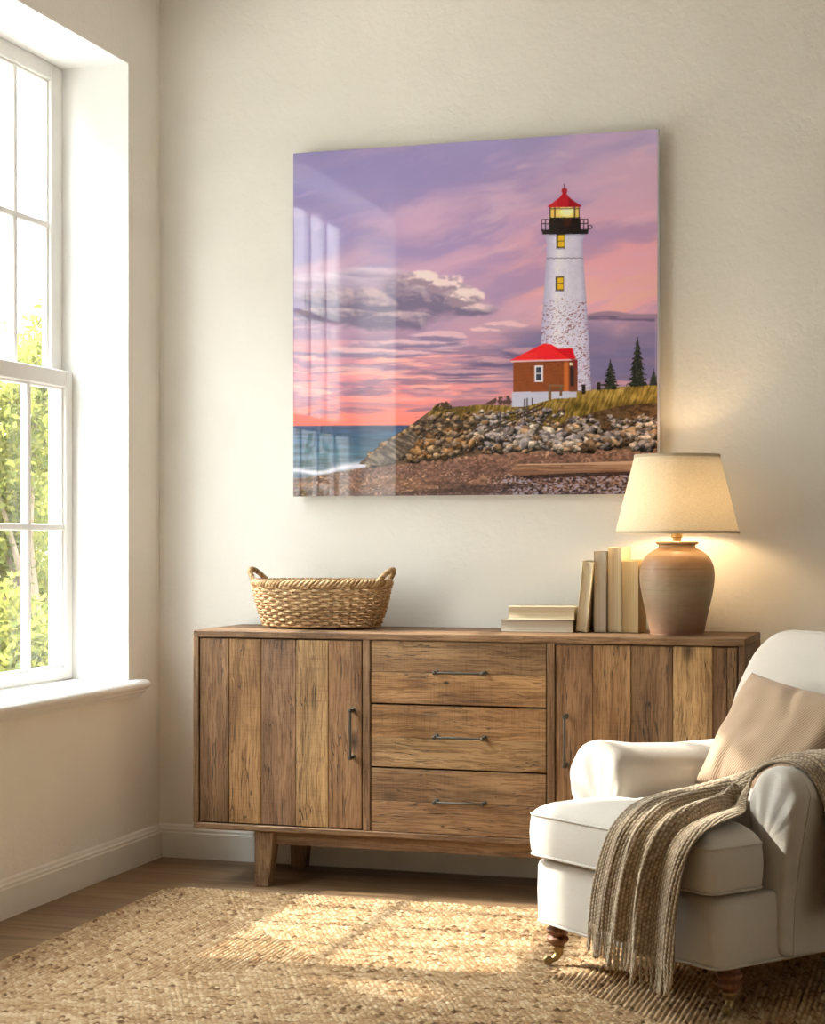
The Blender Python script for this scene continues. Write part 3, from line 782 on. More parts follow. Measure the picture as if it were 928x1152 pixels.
# ------------------------------------------------------------------ picture: acrylic block with a printed seaside photograph
def paint_print(nx, ny, ss=2):
    """colours of the print (sRGB 0..255), laid out in the print's own units: 412 wide, 386 high, origin top left"""
    W, H = nx*ss, ny*ss
    gx, gy = np.meshgrid((np.arange(W)+.5)/W*412, (np.arange(H)+.5)/H*386)
    def A(px, py):                       # measured position on the photograph -> print units
        x = px-330.0; top = 172-26*x/412; return x, (py-top)*386/(558.5-top)
    def poly(pts, soft=.5):
        P = [A(*p) for p in pts]; m = np.zeros(gx.shape, bool); n = len(P)
        for i in range(n):
            x0, y0 = P[i]; x1, y1 = P[(i+1) % n]
            if abs(y1-y0) < 1e-9: continue
            c = ((y0 > gy) != (y1 > gy)) & (gx < (x1-x0)*(gy-y0)/(y1-y0)+x0); m ^= c
        return m
    img = np.zeros(gx.shape+(3,))
    px = gx+330; top = 172-26*gx/412; py = top+gy*(558.5-top)/386   # photograph position of every dot
    def put(m, col, a=1.0):
        m = (m.astype(float)*a)[..., None] if m.dtype == bool else (m*a)[..., None]
        img[:] = img*(1-m)+np.asarray(col, float)*m
    def lerp(stops, t):
        ts = [s[0] for s in stops]; return np.stack([np.interp(t, ts, [s[1][k] for s in stops]) for k in range(3)], -1)
    # sky
    left = lerp([(150, (128, 120, 168)), (230, (138, 126, 172)), (320, (158, 140, 172)), (380, (150, 122, 156)), (420, (206, 132, 148)), (450, (226, 122, 122)), (480, (236, 112, 100))], py)
    mid = lerp([(150, (150, 134, 176)), (220, (166, 142, 180)), (300, (190, 150, 178)), (360, (176, 142, 166)), (410, (190, 138, 152)), (440, (212, 136, 138)), (480, (232, 128, 116))], py)
    right = lerp([(150, (172, 152, 192)), (220, (196, 160, 188)), (270, (224, 158, 174)), (320, (238, 160, 160)), (350, (220, 162, 176)), (400, (150, 132, 164)), (440, (140, 122, 152))], py)
    tx = ((px-330)/412)[..., None]
    sky = np.where(tx < .5, left+(mid-left)*np.clip(tx*2, 0, 1), mid+(right-mid)*np.clip(tx*2-1, 0, 1))
    img[:] = sky
    wx_ = fbm(px/70, py/45, 14, 3)-.5; wy_ = fbm(px/70+7, py/45, 15, 3)-.5
    qx, qy = px+46*wx_, py+.20*(px-330)+26*wy_
    n1 = fbm(qx/120, qy/34, 1, 6); n2 = fbm(qx/80, qy/17, 2, 6); n4 = fbm(qx/52, (py+.42*px+20*wy_)/15, 6, 6)
    put(sstep(.45, .75, n1)*sstep(420, 320, py)*sstep(330, 470, px+.25*py), (206, 164, 188), .50)
    put(sstep(.55, .30, n1)*sstep(420, 340, py), (124, 120, 176), .45)
    put(sstep(.53, .78, n2)*sstep(300, 240, py)*sstep(420, 580, px), (216, 178, 196), .40)
    put(sstep(.50, .78, n4)*sstep(540, 690, px)*sstep(240, 310, py)*sstep(385, 345, py), (248, 172, 156), .60)
    put(sstep(.52, .80, n4)*sstep(400, 520, px)*sstep(215, 250, py)*sstep(310, 270, py), (214, 178, 190), .45)
    put(sstep(.56, .76, fbm(qx/44, qy/12, 16, 6))*sstep(640, 560, px)*sstep(290, 250, py), (176, 150, 190), .35)
    # streaky low clouds
    def streaks(seed, sx, sy, lo, hi, y0, y1, y2, y3, col, a, xm=None):
        f = fbm((px+60*(fbm(px/80, py/30, seed+3, 3)-.5))/sx, (py+7*(fbm(px/40, py/20, seed+5, 3)-.5))/sy, seed, 6)
        m = sstep(lo, hi, f)*sstep(y0, y1, py)*sstep(y3, y2, py)
        put(m if xm is None else m*xm, col, a)
    lf = sstep(640, 520, px)
    streaks(3, 75, 9, .50, .64, 366, 392, 446, 470, (120, 106, 140), .6)
    streaks(21, 60, 6, .52, .64, 380, 400, 466, 478, (108, 92, 124), .55)
    streaks(22, 85, 8, .50, .66, 372, 392, 440, 462, (232, 158, 156), .5)
    streaks(23, 50, 5, .54, .66, 385, 400, 440, 460, (244, 178, 166), .55, lf)
    streaks(24, 70, 7, .54, .70, 346, 366, 405, 430, (214, 178, 188), .5, lf)
    # lit and shaded cloud banks: density field, light from the upper right
    def bank(lst, dark, lit, seed, sx=26, sy=15, amp=1.25, k=5.5, a=1.0, soft=.22, base=.25):
        D = np.full(gx.shape, -9.0)
        for (cx, cy, rx, ry) in lst: D = np.maximum(D, 1-np.hypot((px-cx)/rx, (py-cy)/ry))
        D = np.clip(D, -.8, .75)+amp*(fbm(px/sx+.7*wx_, py/sy+.7*wy_, seed, 6)-.5)
        st = max(1, int(3.2*W/412)); sv = max(1, int(3.0*H/386))
        L = D-np.roll(np.roll(D, sv, 0), -st, 1)
        t = np.clip(base+k*.16*L/(.10), 0, 1)[..., None]; c = np.asarray(dark, float)*(1-t)+np.asarray(lit, float)*t
        m = (sstep(.0, soft, D)*a)[..., None]; img[:] = img*(1-m)+c*m
    bank([(660, 404, 110, 46), (735, 400, 80, 44)], (102, 98, 138), (128, 116, 152), 60, 60, 14, .5, 1.0, .85, .5)
    bank([(720, 359, 60, 5), (690, 356, 30, 4)], (98, 86, 116), (140, 116, 140), 61, 30, 6, .9, 1.5, .9, .4)
    bank([(565, 408, 50, 8), (600, 398, 36, 9), (540, 420, 60, 5), (560, 428, 80, 4)], (98, 86, 122), (182, 140, 156), 62, 34, 8, .9, 1.5, .9, .4)
    bank([(395, 316, 85, 16), (372, 330, 70, 14), (420, 306, 60, 9)], (150, 138, 166), (214, 196, 212), 63, 44, 12, .8, 1.2, .7, .6)
    bank([(420, 338, 85, 22), (468, 330, 60, 26), (510, 336, 44, 22), (540, 348, 34, 10), (440, 358, 75, 16), (400, 352, 70, 16)], (108, 98, 126), (216, 190, 194), 64, 34, 19, .9, 1.7, .92, .35, .16)
    bank([(505, 322, 26, 14), (482, 314, 26, 10), (528, 334, 24, 12)], (146, 126, 144), (230, 206, 204), 65, 16, 10, 1.1, 2.4, .9, .35, .35)
    bank([(470, 388, 70, 8), (430, 396, 80, 8), (500, 378, 40, 6)], (122, 108, 142), (206, 170, 182), 66, 36, 8, 1.0, 2.0, .85, .35)
    bank([(580, 366, 26, 6), (560, 372, 26, 5)], (170, 142, 162), (222, 186, 190), 67, 18, 7, 1.0, 2.0, .7, .4)
    # sea and surf
    sea = lerp([(477, (58, 66, 96)), (490, (56, 82, 110)), (510, (66, 92, 112)), (530, (84, 96, 112))], py)
    ms = sstep(478.2, 479.4, py); rip = fbm(px/26, py/2.2, 61, 4)
    img[:] = img*(1-ms[..., None])+sea*ms[..., None]*(.72+.56*rip[..., None])
    fo = sstep(.0, 1.0, 1-np.abs(py-(531-.055*(px-330)-10*sstep(400, 440, px)+2.5*np.sin(px/11)))/(3.2+3*sstep(350, 420, px)+3*fbm(px/9, py/6, 65)))*sstep(447, 430, px)
    put(fo, (206, 204, 218), .95)
    # beach of pebbles
    shore = np.interp(px, [330, 400, 430, 500, 560, 745], [537, 530, 524, 515, 509, 504])+1.5*np.sin(px/17); mb_ = sstep(-.7, .7, py-shore)
    wn = fbm(px/40, py/9, 71, 4); peb = vnoise(px/1.9, py/1.35, 72); peb2 = vnoise(px/3.1, py/2.0, 73)
    bc = lerp([(505, (132, 98, 82)), (520, (126, 92, 78)), (533, (108, 80, 72)), (545, (128, 94, 76)), (560, (104, 82, 76))], py+26*(wn-.5))
    bc = bc*(1-.0*wn[..., None])*(.58+.62*peb[..., None]*.6+.36*peb2[..., None])
    img[:] = img*(1-mb_[..., None])+bc*mb_[..., None]
    put(mb_*sstep(.72, .9, peb)*sstep(.45, .6, vnoise(px/9, py/5, 74)), (206, 164, 136), .7)
    put(sstep(536, 541, py+.02*(px-560))*sstep(.52, .8, peb)*sstep(540, 590, px), (150, 148, 172), .8)
    put(sstep(534, 539, py+.02*(px-560))*sstep(.45, .2, peb)*sstep(540, 590, px), (34, 32, 48), .75)
    put(sstep(.56, .72, fbm(px/55, py/4.5, 76, 4))*mb_*sstep(515, 525, py), (58, 44, 44), .5)
    # the mound with grass
    mound = poly([(408, 522), (440, 496), (470, 478), (492, 462), (520, 458), (580, 458), (640, 452), (690, 440), (742, 436), (746, 507), (640, 508), (560, 511), (500, 518), (430, 525)])
    put(mound, (64, 50, 42))
    put(mound & (fbm(px/7, py/5, 81, 4) > .52), (98, 80, 62), .8)
    gr = poly([(487, 468), (497, 456), (512, 461), (545, 456), (590, 458), (618, 452), (640, 444), (690, 438), (742, 434), (746, 455), (705, 458), (672, 466), (650, 474), (622, 484), (588, 478), (545, 474), (510, 471)])
    ds = poly([(655, 474), (690, 458), (720, 452), (746, 452), (746, 470), (715, 476), (680, 486), (655, 488)]); put(ds, (66, 48, 36)); put(ds & (fbm(px/5, py/3, 86, 4) > .5), (96, 72, 50), .8)
    gn = fbm(px/1.6+py*.22, py/9, 82, 4); gb = fbm(px/16, py/6, 83, 3)
    gcol = lerp([(0, (46, 40, 20)), (.45, (104, 84, 38)), (.7, (150, 122, 60)), (1, (176, 150, 84))], np.clip(gn*.8+gb*.45-.12+.006*(462-py), 0, 1))
    img[:] = np.where(gr[..., None], gcol, img)
    put(poly([(493, 462), (500, 454), (510, 452), (516, 458), (514, 464)]) & (fbm(px/3, py/3, 84) > .38), (52, 44, 30), .9)
    put(poly([(552, 456), (566, 448), (580, 446), (586, 457)]) & (fbm(px/3, py/3, 85) > .36), (72, 52, 46), .9)
    # rocks: rounded boulders with a lit top and a dark foot, back to front
    rr = random.Random(5); rocks = []
    for k in range(560):
        x = rr.uniform(420, 748); lo = 463+max(0, (600-x)*.02) if x > 500 else 463+(500-x)*.62
        if x > 640: lo = 472-(x-640)*.02
        hi = float(np.interp(x, [420, 500, 560, 745], [524, 516, 511, 506]))
        y = lo+(hi-lo)*rr.random()
        if y > hi-1: continue
        sz = 3.0+6.6*rr.random()**1.6*(.45+.75*(y-lo)/(hi-lo+1e-6)); rocks.append((y, x, sz))
    for k in range(36): rocks.append((rr.uniform(488, 504), rr.uniform(535, 742), rr.uniform(7, 12)))
    for (y, x, sz) in sorted(rocks):
        asp = rr.uniform(.52, .82); an = rr.uniform(-.6, .6)
        x0 = int((x-330-sz*1.5)/412*W); x1 = int((x-330+sz*1.5)/412*W); 
        t0 = 172-26*(x-330)/412; yy = (y-t0)*386/(558.5-t0); y0 = int((yy-sz*1.4)/386*H); y1 = int((yy+sz*1.4)/386*H)
        x0, x1, y0, y1 = max(0, x0), min(W, x1), max(0, y0), min(H, y1)
        if x1 <= x0 or y1 <= y0: continue
        sx_ = px[y0:y1, x0:x1]-x; sy_ = py[y0:y1, x0:x1]-y
        u = (sx_*math.cos(an)+sy_*math.sin(an))/sz; v = (-sx_*math.sin(an)+sy_*math.cos(an))/(sz*asp)
        ang = np.arctan2(v, u); sd = rr.uniform(0, 9)
        R = 1+.16*np.sin(2*ang+sd)+.14*np.sin(3*ang+sd*2)+.09*np.sin(5*ang+sd*3)+.05*np.sin(8*ang+sd*5)
        d = np.hypot(u, v)/R; m = sstep(1.0, .86, d)
        base = np.array(rr.choice([(124, 112, 108), (146, 132, 122), (104, 94, 96), (150, 122, 96), (110, 86, 66), (132, 122, 124), (168, 152, 138)]), float)
        if x < 540: base = base*np.array((.86, .78, .66))
        tex = .72+.56*fbm(px[y0:y1, x0:x1]/3.2, py[y0:y1, x0:x1]/2.4, rr.randint(0, 999), 3)
        lit = np.clip(.66-.62*v-.26*u+.13*np.sign(np.sin(ang*2+sd))+.10*np.sign(np.sin(ang*3+2*sd)), .20, 1.3)*tex
        c = base*lit[..., None]; c = np.where((d > .84)[..., None] & (v > -.2)[..., None], c*.42, c)
        blk = img[y0:y1, x0:x1]; img[y0:y1, x0:x1] = blk*(1-m[..., None])+c*m[..., None]
    # smooth sloping slab at the water's edge
    sl = poly([(414, 523), (422, 512), (446, 497), (470, 484), (478, 492), (470, 505), (452, 520), (434, 524)])
    st_ = fbm((px+py*.9)/14, (py-px*.6)/3, 91, 4); put(sl, (96, 86, 78), .75); put(sl & (st_ > .54), (134, 118, 104), .6); put(sl & (st_ < .42), (56, 46, 42), .6)
    # drift log
    lg = poly([(583, 526), (590, 523.5), (640, 523), (712, 521), (746, 520), (746, 532), (712, 533), (650, 534), (592, 536.5), (584, 534)])
    put(poly([(585, 536), (746, 531), (746, 536), (600, 540)]), (44, 32, 30), .75)
    put(lg, (150, 114, 92)); put(lg & (fbm(px/30, py/1.2, 95, 3) > .56), (112, 80, 62), .8); put(lg & (py > 531), (104, 72, 56), .6)
    put(lg & (py < 524.6), (186, 152, 126), .8)
    # spruces
    def spruce(x, yt, yb, w_):
        t = (py-yt)/(yb-yt); saw = .55+.45*np.abs(((t*9+.3*vnoise(px/3, py/3, 97)) % 1)-.0)
        hw = w_*(.06+.94*np.clip(t, 0, 1)**.85)*saw*(.72+.5*vnoise(px/1.6, py/1.6, 98))
        m = (t > 0) & (t < 1) & (np.abs(px-x) < hw); put(m, (34, 36, 34)); put(m & (vnoise(px/1.4, py/1.4, 99) > .6), (58, 62, 50), .8)
        put((np.abs(px-x) < .5) & (py > yt-3) & (py < yt+6), (40, 40, 40))
    spruce(720.5, 384, 437, 12); spruce(691.5, 409, 440, 10.5); spruce(738, 420, 436, 7)
    # tower
    def edge(y, pts): return np.interp(y, [p[0] for p in pts], [p[1] for p in pts])
    xl = edge(py, [(262, 619.5), (275, 622), (292, 621.5), (350, 617.5), (395, 615), (445, 612)]); xr = edge(py, [(262, 664), (275, 661.5), (292, 662), (350, 666), (395, 668.5), (445, 671)])
    tw = (px > xl) & (px < xr) & (py > 261) & (py < 441); u = (px-xl)/(xr-xl+1e-6)
    tc = lerp([(0, (168, 162, 192)), (.3, (212, 208, 226)), (.6, (196, 192, 212)), (.88, (190, 184, 206)), (1, (160, 154, 184))], u)
    tc *= (.95+.10*fbm(px/3, py/2.5, 101, 3))[..., None]
    img[:] = np.where(tw[..., None], tc, img)
    bk = vnoise(px/1.35+.5*np.floor(py/1.1), py/1.0, 102)
    worn = sstep(325, 352, py+18*(fbm(px/12, py/9, 103)-.5)); put(tw & (bk > 1.0-.27*worn*(.6+.9*fbm(px/16, py/12, 104))), (118, 72, 86), .8)
    put(tw & (np.abs(py-291.5-.3*np.sin(px)) < .7), (120, 114, 140), .8)
    put(tw & (py < 267), (140, 134, 164), .5)
    for (xa, ya, xb, yb) in ((632.5, 264, 642, 280), (631.5, 312, 641, 328)):
        m = (px > xa) & (px < xb) & (py > ya) & (py < yb); put(m, (70, 56, 40)); put(m & (px > xa+2.2) & (px < xb-.8) & (py > ya+1.6) & (py < yb-1.4), (214, 172, 44))
        put(m & (np.abs(py-(ya+yb)/2) < .6), (90, 70, 40)); put((px > xa-.6) & (px < xb+.6) & (py >= yb) & (py < yb+1.4), (150, 144, 168))
    # gallery, lantern, roof
    put(poly([(616, 259), (668, 259), (667, 264.5), (617.5, 264.5)]), (30, 26, 30))
    for yy in (247.8, 252.5): put((np.abs(py-yy) < .55) & (px > 616) & (px < 667.5), (42, 36, 42))
    for xx in np.arange(616.5, 668, 4.2): put((np.abs(px-xx) < .55) & (py > 247.5) & (py < 261), (42, 36, 42))
    put((np.hypot(px-669.5, py-256.5) < 2.6) & (np.hypot(px-669.5, py-256.5) > 1.5), (60, 52, 58))
    put(poly([(625.5, 232), (658, 232), (658, 247), (625.5, 247)]), (196, 160, 70))
    gl = np.exp(-((px-643.5)**2/60+(py-239)**2/26)); put(poly([(626.5, 233.5), (657, 233.5), (657, 246), (626.5, 246)]), (218, 182, 92)); 
    lm = poly([(626.5, 233.5), (657, 233.5), (657, 246), (626.5, 246)]); img[:] = np.where(lm[..., None], img+gl[..., None]*np.array((60, 70, 110)), img)
    for xx in (625.8, 631, 652.5, 657.6): put((np.abs(px-xx) < .7) & (py > 232) & (py < 247), (52, 44, 34))
    put((py > 235) & (py < 236.2) & (px > 626) & (px < 658), (60, 50, 36), .8)
    put(poly([(625, 245.5), (658.5, 245.5), (658.5, 260), (625, 260)]), (28, 22, 22)); put(poly([(640, 246), (650, 246), (648, 256), (641, 256)]), (62, 34, 28), .8)
    rf = poly([(622.5, 233), (629, 228.5), (636, 223), (639, 219), (639.3, 217), (643.7, 217), (644, 219), (647, 223), (654, 228.5), (660.5, 232.5), (658, 234), (626, 234)])
    put(rf, (172, 26, 40)); put(rf & (px > 646), (138, 16, 32), .8); put(rf & (px < 634), (196, 44, 54), .6)
    put(np.hypot((px-641.5)/3.2, (py-215.5)/3.4) < 1, (160, 24, 38)); put((np.abs(px-641.4) < .55) & (py > 207.5) & (py < 213), (60, 40, 44))
    # keeper's annex
    put(poly([(583.5, 442), (655, 441), (655, 449), (630, 450), (597, 459), (583.5, 459)]), (176, 176, 196))
    wl = poly([(585, 406), (656, 406), (656, 442), (585, 442)]); put(wl, (132, 70, 40)); put(wl & (((py % 1.9) < .5) | (vnoise(px/2.5, py/1.0, 105) > .78)), (98, 50, 32), .55)
    put(wl & (px > 641) & (px < 646), (188, 102, 48), .9); put(wl & (px > 646), (108, 54, 40), .8); put(wl & (py < 409), (86, 40, 28), .5)
    put(poly([(648, 414), (652, 414), (652, 436), (648, 436)]), (44, 34, 36)); put(poly([(647, 409.5), (650.5, 409.5), (650.5, 412.5), (647, 412.5)]), (232, 220, 190))
    put(poly([(608.5, 412.5), (618, 412.5), (618, 431), (608.5, 431)]), (214, 212, 220)); put(poly([(610.3, 414.5), (616.2, 414.5), (616.2, 429), (610.3, 429)]), (58, 60, 76)); put((np.abs(py-421.5) < .5) & (px > 610) & (px < 616.5), (200, 200, 210))
    r1 = poly([(581, 406.5), (619, 387.5), (627, 388.5), (652, 404.5), (652, 407), (582, 408)]); put(r1, (214, 36, 42)); put(r1 & (px < 612) & (py > 398), (226, 52, 54), .5)
    put(poly([(630, 393.5), (650, 393), (654, 405), (645, 404)]), (190, 24, 36)); put(poly([(581, 406.6), (652, 405.4), (656, 407), (583, 408.4)]), (206, 186, 192), .9)
    put(poly([(645, 404), (656, 406), (656, 416), (652, 416), (652, 408)]), (120, 34, 40), .8)
    # rails, steps and posts on the slope
    for xx, ya, yb in ((625.5, 434, 451), (637.5, 434, 447)): put((np.abs(px-xx) < 1.6) & (py > ya) & (py < yb), (110, 80, 58))
    put((np.abs(py-435) < .9) & (px > 624) & (px < 640), (120, 90, 66)); put((np.abs(py-440) < .6) & (px > 626) & (px < 638), (96, 72, 54))
    for xx, ya, yb in ((597.5, 450, 476), (600.5, 449, 470), (570.5, 464, 484), (606, 449, 458)): put((np.abs(px-xx) < .7) & (py > ya) & (py < yb), (72, 66, 72))
    for k in range(2): 
        yl = 484-(px-552)*.42+k*4; put((np.abs(py-yl) < 1.1) & (px > 552) & (px < 618), (62, 48, 40), .85)
    for xx, ya, yb in ((662.5, 434, 445), (679, 432, 441)): put((np.abs(px-xx) < 2) & (py > ya) & (py < yb), (40, 34, 30))
    put((np.abs(py-434.5) < .7) & (px > 679) & (px < 690), (52, 44, 38))
    img = np.clip(img, 0, 255)
    return img.reshape(ny, ss, nx, ss, 3).mean((1, 3))

def make_picture():
    X0, X1, Z0, Z1 = .5235, 1.789, 1.272, 2.4545
    cx, cz = (X0+X1)/2, (Z0+Z1)/2; wd, hg = X1-X0, Z1-Z0
    root = thing('acrylic_picture', 'square acrylic glass picture of a lighthouse on a rocky shore at dusk', 'picture', (cx, 0, cz))
    yf = -.0455
    t = NT('acrylic_edge'); t.bsdf((.70, .66, .74), .08, .5); t.b.inputs['Transmission Weight'].default_value = .25; t.b.inputs['IOR'].default_value = 1.49
    MB().box((-wd/2, yf+.0006, -hg/2), (wd/2, -.030, hg/2), .0016, 2).build('acrylic_panel', t.m, root, angle=40)
    MB().box((-wd/2+.03, -.0298, -hg/2+.03), (wd/2-.03, -.0005, hg/2-.03), .001).build('wall_mount', mat_plain('mount_grey', (.25, .24, .23), .6), root, angle=40)
    nx, ny = 560, 526
    C = paint_print(nx, ny)[::-1]
    c = C/255.0; lin = np.where(c <= .04045, c/12.92, ((c+.055)/1.055)**2.4)*PRINT_GAIN; lin = np.minimum(lin, .93)
    # vertices sit at the centres of the dots, stretched to the sheet's edge
    m = .0008
    xs = np.linspace(-wd/2+m, wd/2-m-.006, nx); zs = np.linspace(-hg/2+m, hg/2-m, ny)
    X, Z = np.meshgrid(xs, zs); V = np.stack([X, np.full_like(X, yf), Z], -1).reshape(-1, 3)
    idx = np.arange(nx*ny).reshape(ny, nx); F = np.stack([idx[:-1, :-1], idx[:-1, 1:], idx[1:, 1:], idx[1:, :-1]], -1).reshape(-1, 4)
    me = bpy.data.meshes.new('print')
    me.vertices.add(len(V)); me.vertices.foreach_set('co', V.astype(np.float32).ravel())
    me.loops.add(F.size); me.loops.foreach_set('vertex_index', F.astype(np.int32).ravel())
    me.polygons.add(len(F)); me.polygons.foreach_set('loop_start', np.arange(0, F.size, 4, dtype=np.int32)); me.update(calc_edges=True)
    a = me.attributes.new('ink', 'FLOAT_COLOR', 'POINT'); a.data.foreach_set('color', np.concatenate([lin.reshape(-1, 3), np.ones((nx*ny, 1))], 1).astype(np.float32).ravel())
    t = NT('glossy_print'); t.bsdf(t.attr('ink', 'Color'), .9, .0)
    t.b.inputs['Coat Weight'].default_value = 1.0; t.b.inputs['Coat Roughness'].default_value = 0.0; t.b.inputs['Coat IOR'].default_value = 1.62
    me.materials.append(t.m)
    o = bpy.data.objects.new('print', me); COL.objects.link(o); o.parent = root
PRINT_GAIN = 1.32
make_picture()

# ------------------------------------------------------------------ armchair (its own axes: x along the front, y towards the back)
CH_RZ = math.radians(-38.273)
CH_O = Vector((1.6465, -1.2377, .0125))
CHM = Matrix.Translation(CH_O) @ Matrix.Rotation(CH_RZ, 4, 'Z')
CWID = .694
def tee(w0, w1, y0, y1, yb, in0, in1, bow=.0, r=.035):
    P = [(w0, y0), (w1, y0), (w1, y1), (in1, y1), (in1, yb), (in0, yb), (in0, y1), (w0, y1)]
    R = round_poly(P, [r, r, r*.9, .012, .03, .03, .012, r*.9], 8)
    return [tuple(p) for p in resample_closed(R, 180)]
def make_chair():
    root = thing('armchair', 'cream linen armchair with rolled arms and turned legs on brass casters', 'armchair', CH_O, CH_RZ)
    F0 = ((0, 0, 0), (1, 0, 0), (0, 1, 0), (0, 0, 1))
    # upholstered base
    base = [tuple(p) for p in resample_closed(round_poly([(.006, .0), (CWID-.006, .0), (CWID-.006, .84), (.006, .84)], [.035, .035, .05, .05], 8), 160)]
    def dip(x, y, s, h): return (-.004*math.cos((x/CWID-.5)*2*PI)-.004 if h < .2 else 0) 
    b = puff(base, (CWID/2, .42), [(.02, .118), (.9, .118), (.985, .116), (.997, .121), (1.0, .13), (1.004, .20), (1.0, .262), (.992, .274), (.97, .279), (.9, .281), (.02, .281)], F0, 'base', M['linen'], root, hfun=dip)
    pb = MB(); pb.tube([(CWID/2+(x-CWID/2)*.998, .42+(y-.42)*.998, .118+dip(x, y, 1, .1)) for x, y in base], .0035, 6, True)
    pb.build('hem_piping', M['pipe'], b, angle=180)
    # T-shaped seat cushion with welted edges
    out = tee(.008, CWID-.006, -.022, .158, .615, .132, .562)
    ctr = (CWID/2, .13)
    def crown(x, y, s, h):
        return (.010*math.sin(PI*min(1, max(0, (y+.02)/.6)))*max(0, 1-s)**.5 if h > .39 else 0) + (.0016*mnoise.noise(Vector((x*26, y*14, h*9))) if s > .9 else 0)
    cu = puff(out, ctr, [(.02, .288), (.8, .288), (.97, .289), (.992, .293), (1.004, .303), (1.014, .325), (1.018, .348), (1.014, .372), (1.004, .392), (.995, .4005), (.975, .4085), (.93, .418), (.85, .428), (.7, .437), (.5, .443), (.3, .446), (.12, .447), (.01, .447)], F0, 'seat_cushion', M['linen'], root, hfun=crown, angle=80)
    for z, s in ((.3985, 1.002), (.2945, .999)):
        p = MB(); p.tube([(ctr[0]+(x-ctr[0])*s, ctr[1]+(y-ctr[1])*s, z) for x, y in out], .0036, 6, True); p.build('piping', M['pipe'], cu, angle=180)
    # rolled arms
    def arm(side):
        r, cz, xin = (.080, .482, .596) if side > 0 else (.108, .456, .570)
        ca = xin+r
        def section(k, dz=0.0, rs=1.0):
            pts = [(xin+.004, .12), (xin+.002, .25), (xin, cz-.02+dz)]
            for i in range(19):
                a = PI-(PI*1.12)*i/18; pts.append((ca+r*rs*math.cos(a), cz+dz+r*rs*math.sin(a)))
            pts = pts[:-3] if side > 0 else pts
            pts += [(.735, cz-.075+dz), (.722, cz-.12), (.705, .25), (.699, .12)] if side > 0 else [(ca+r*.72, cz-.075+dz), (ca+r*.42, cz-.105+dz), (.702, cz-.135), (.699, .25), (.698, .12)]
            R = resample_closed(pts, 96); c = np.array([.633, .36]); return c+(R-c)*k
        bs = [(.190, .10), (.190, .45), (.192, .78), (.195, .90), (.201, .955), (.211, .985), (.226, 1.0), (.26, 1.0), (.34, 1.0), (.42, 1.0), (.5, 1.0), (.58, 1.0), (.66, 1.0), (.74, 1.0), (.80, 1.0), (.83, .97), (.842, .9), (.846, .5), (.846, .1)]
        vv = []
        for y, k in bs:
            dz = .012*math.exp(-((y-.21)/.07)**2)-.014*min(1, max(0, (y-.25)/.25))
            for i, (x, z) in enumerate(section(k, dz)):
                pk = .0022*math.sin(i*.9)*math.exp(-((y-.20)/.03)**2) if z > .44 else 0   # gathers on the rolled front
                vv.append((x if side > 0 else CWID-x, y+pk, z))
        N = 96; ff = grid_faces(len(bs), N, True)+[tuple(range(N-1, -1, -1)), tuple((len(bs)-1)*N+k for k in range(N))]
        o = fix_normals(link_mesh('arm', vv, ff, M['linen'], root, True, 70))
        # seam round the front of the roll and down the outer edge
        sm = MB(); S = section(1.0, .008); pts = []
        for (x, z) in S:
            pts.append((x, z))
        i0 = max(range(96), key=lambda i: S[i][1]); path = []
        for i in range(96):
            x, z = S[i]
            if (x > .60 and z > .45) or (x > .66): path.append((x, z, i))
        path = sorted(path, key=lambda p: p[2])
        P = [((x+.0006 if side > 0 else CWID-x-.0006), .226, z+.0004) for x, z, i in path]
        P = [(a, .236, c) for a, b, c in P]
        sm.tube(P, .0018, 6); sm.build('seam', M['pipe'], o, angle=180)
    arm(1); arm(-1)
    # reclined back with a rounded top
    th = math.radians(15)
    Fb = ((0, .605, .29), (1, 0, 0), (0, math.sin(th), math.cos(th)), (0, -math.cos(th), math.sin(th)))
    hb = .592
    ob = [tuple(p) for p in resample_closed(round_poly([(.012, 0), (CWID-.012, 0), (CWID-.03, hb*.72), (CWID-.11, hb), (.11, hb), (.03, hb*.72)], [.02, .02, .16, .15, .15, .16], 12), 160)]
    def wr(x, y, s, h): return (.0025*mnoise.noise(Vector((x*16, y*6, 3))) if h > 0 else 0)
    k = puff(ob, (CWID/2, .33), [(.02, -.150), (.75, -.150), (.93, -.146), (.98, -.130), (1.0, -.10), (1.004, -.05), (1.0, -.018), (.985, .0), (.955, .012), (.88, .026), (.75, .036), (.55, .043), (.3, .046), (.02, .047)], Fb, 'backrest', M['linen'], root, hfun=wr, angle=80)
    O, X, Y, N = [Vector(v) for v in Fb]
    p = MB(); 
    for hh in (-.012, -.112):
        p = MB(); p.tube([O+X*(CWID/2+(x-CWID/2)*1.0)+Y*(.33+(y-.33)*1.0)+N*hh for x, y in ob], .0032, 6, True); p.build('piping', M['pipe'], k, angle=180)
    # legs: turned wood, the front pair on brass casters
    prof = [(.0001, .1195), (.029, .1195), (.030, .113), (.026, .107), (.022, .103), (.0245, .099), (.0305, .094), (.031, .089), (.027, .084), (.0215, .080), (.0225, .077), (.0285, .072), (.029, .066), (.025, .060), (.019, .056), (.0165, .052), (.0160, .046), (.0001, .046)]
    P = [(max(.0001, a), b) for a, b in catmull(prof, 70)]
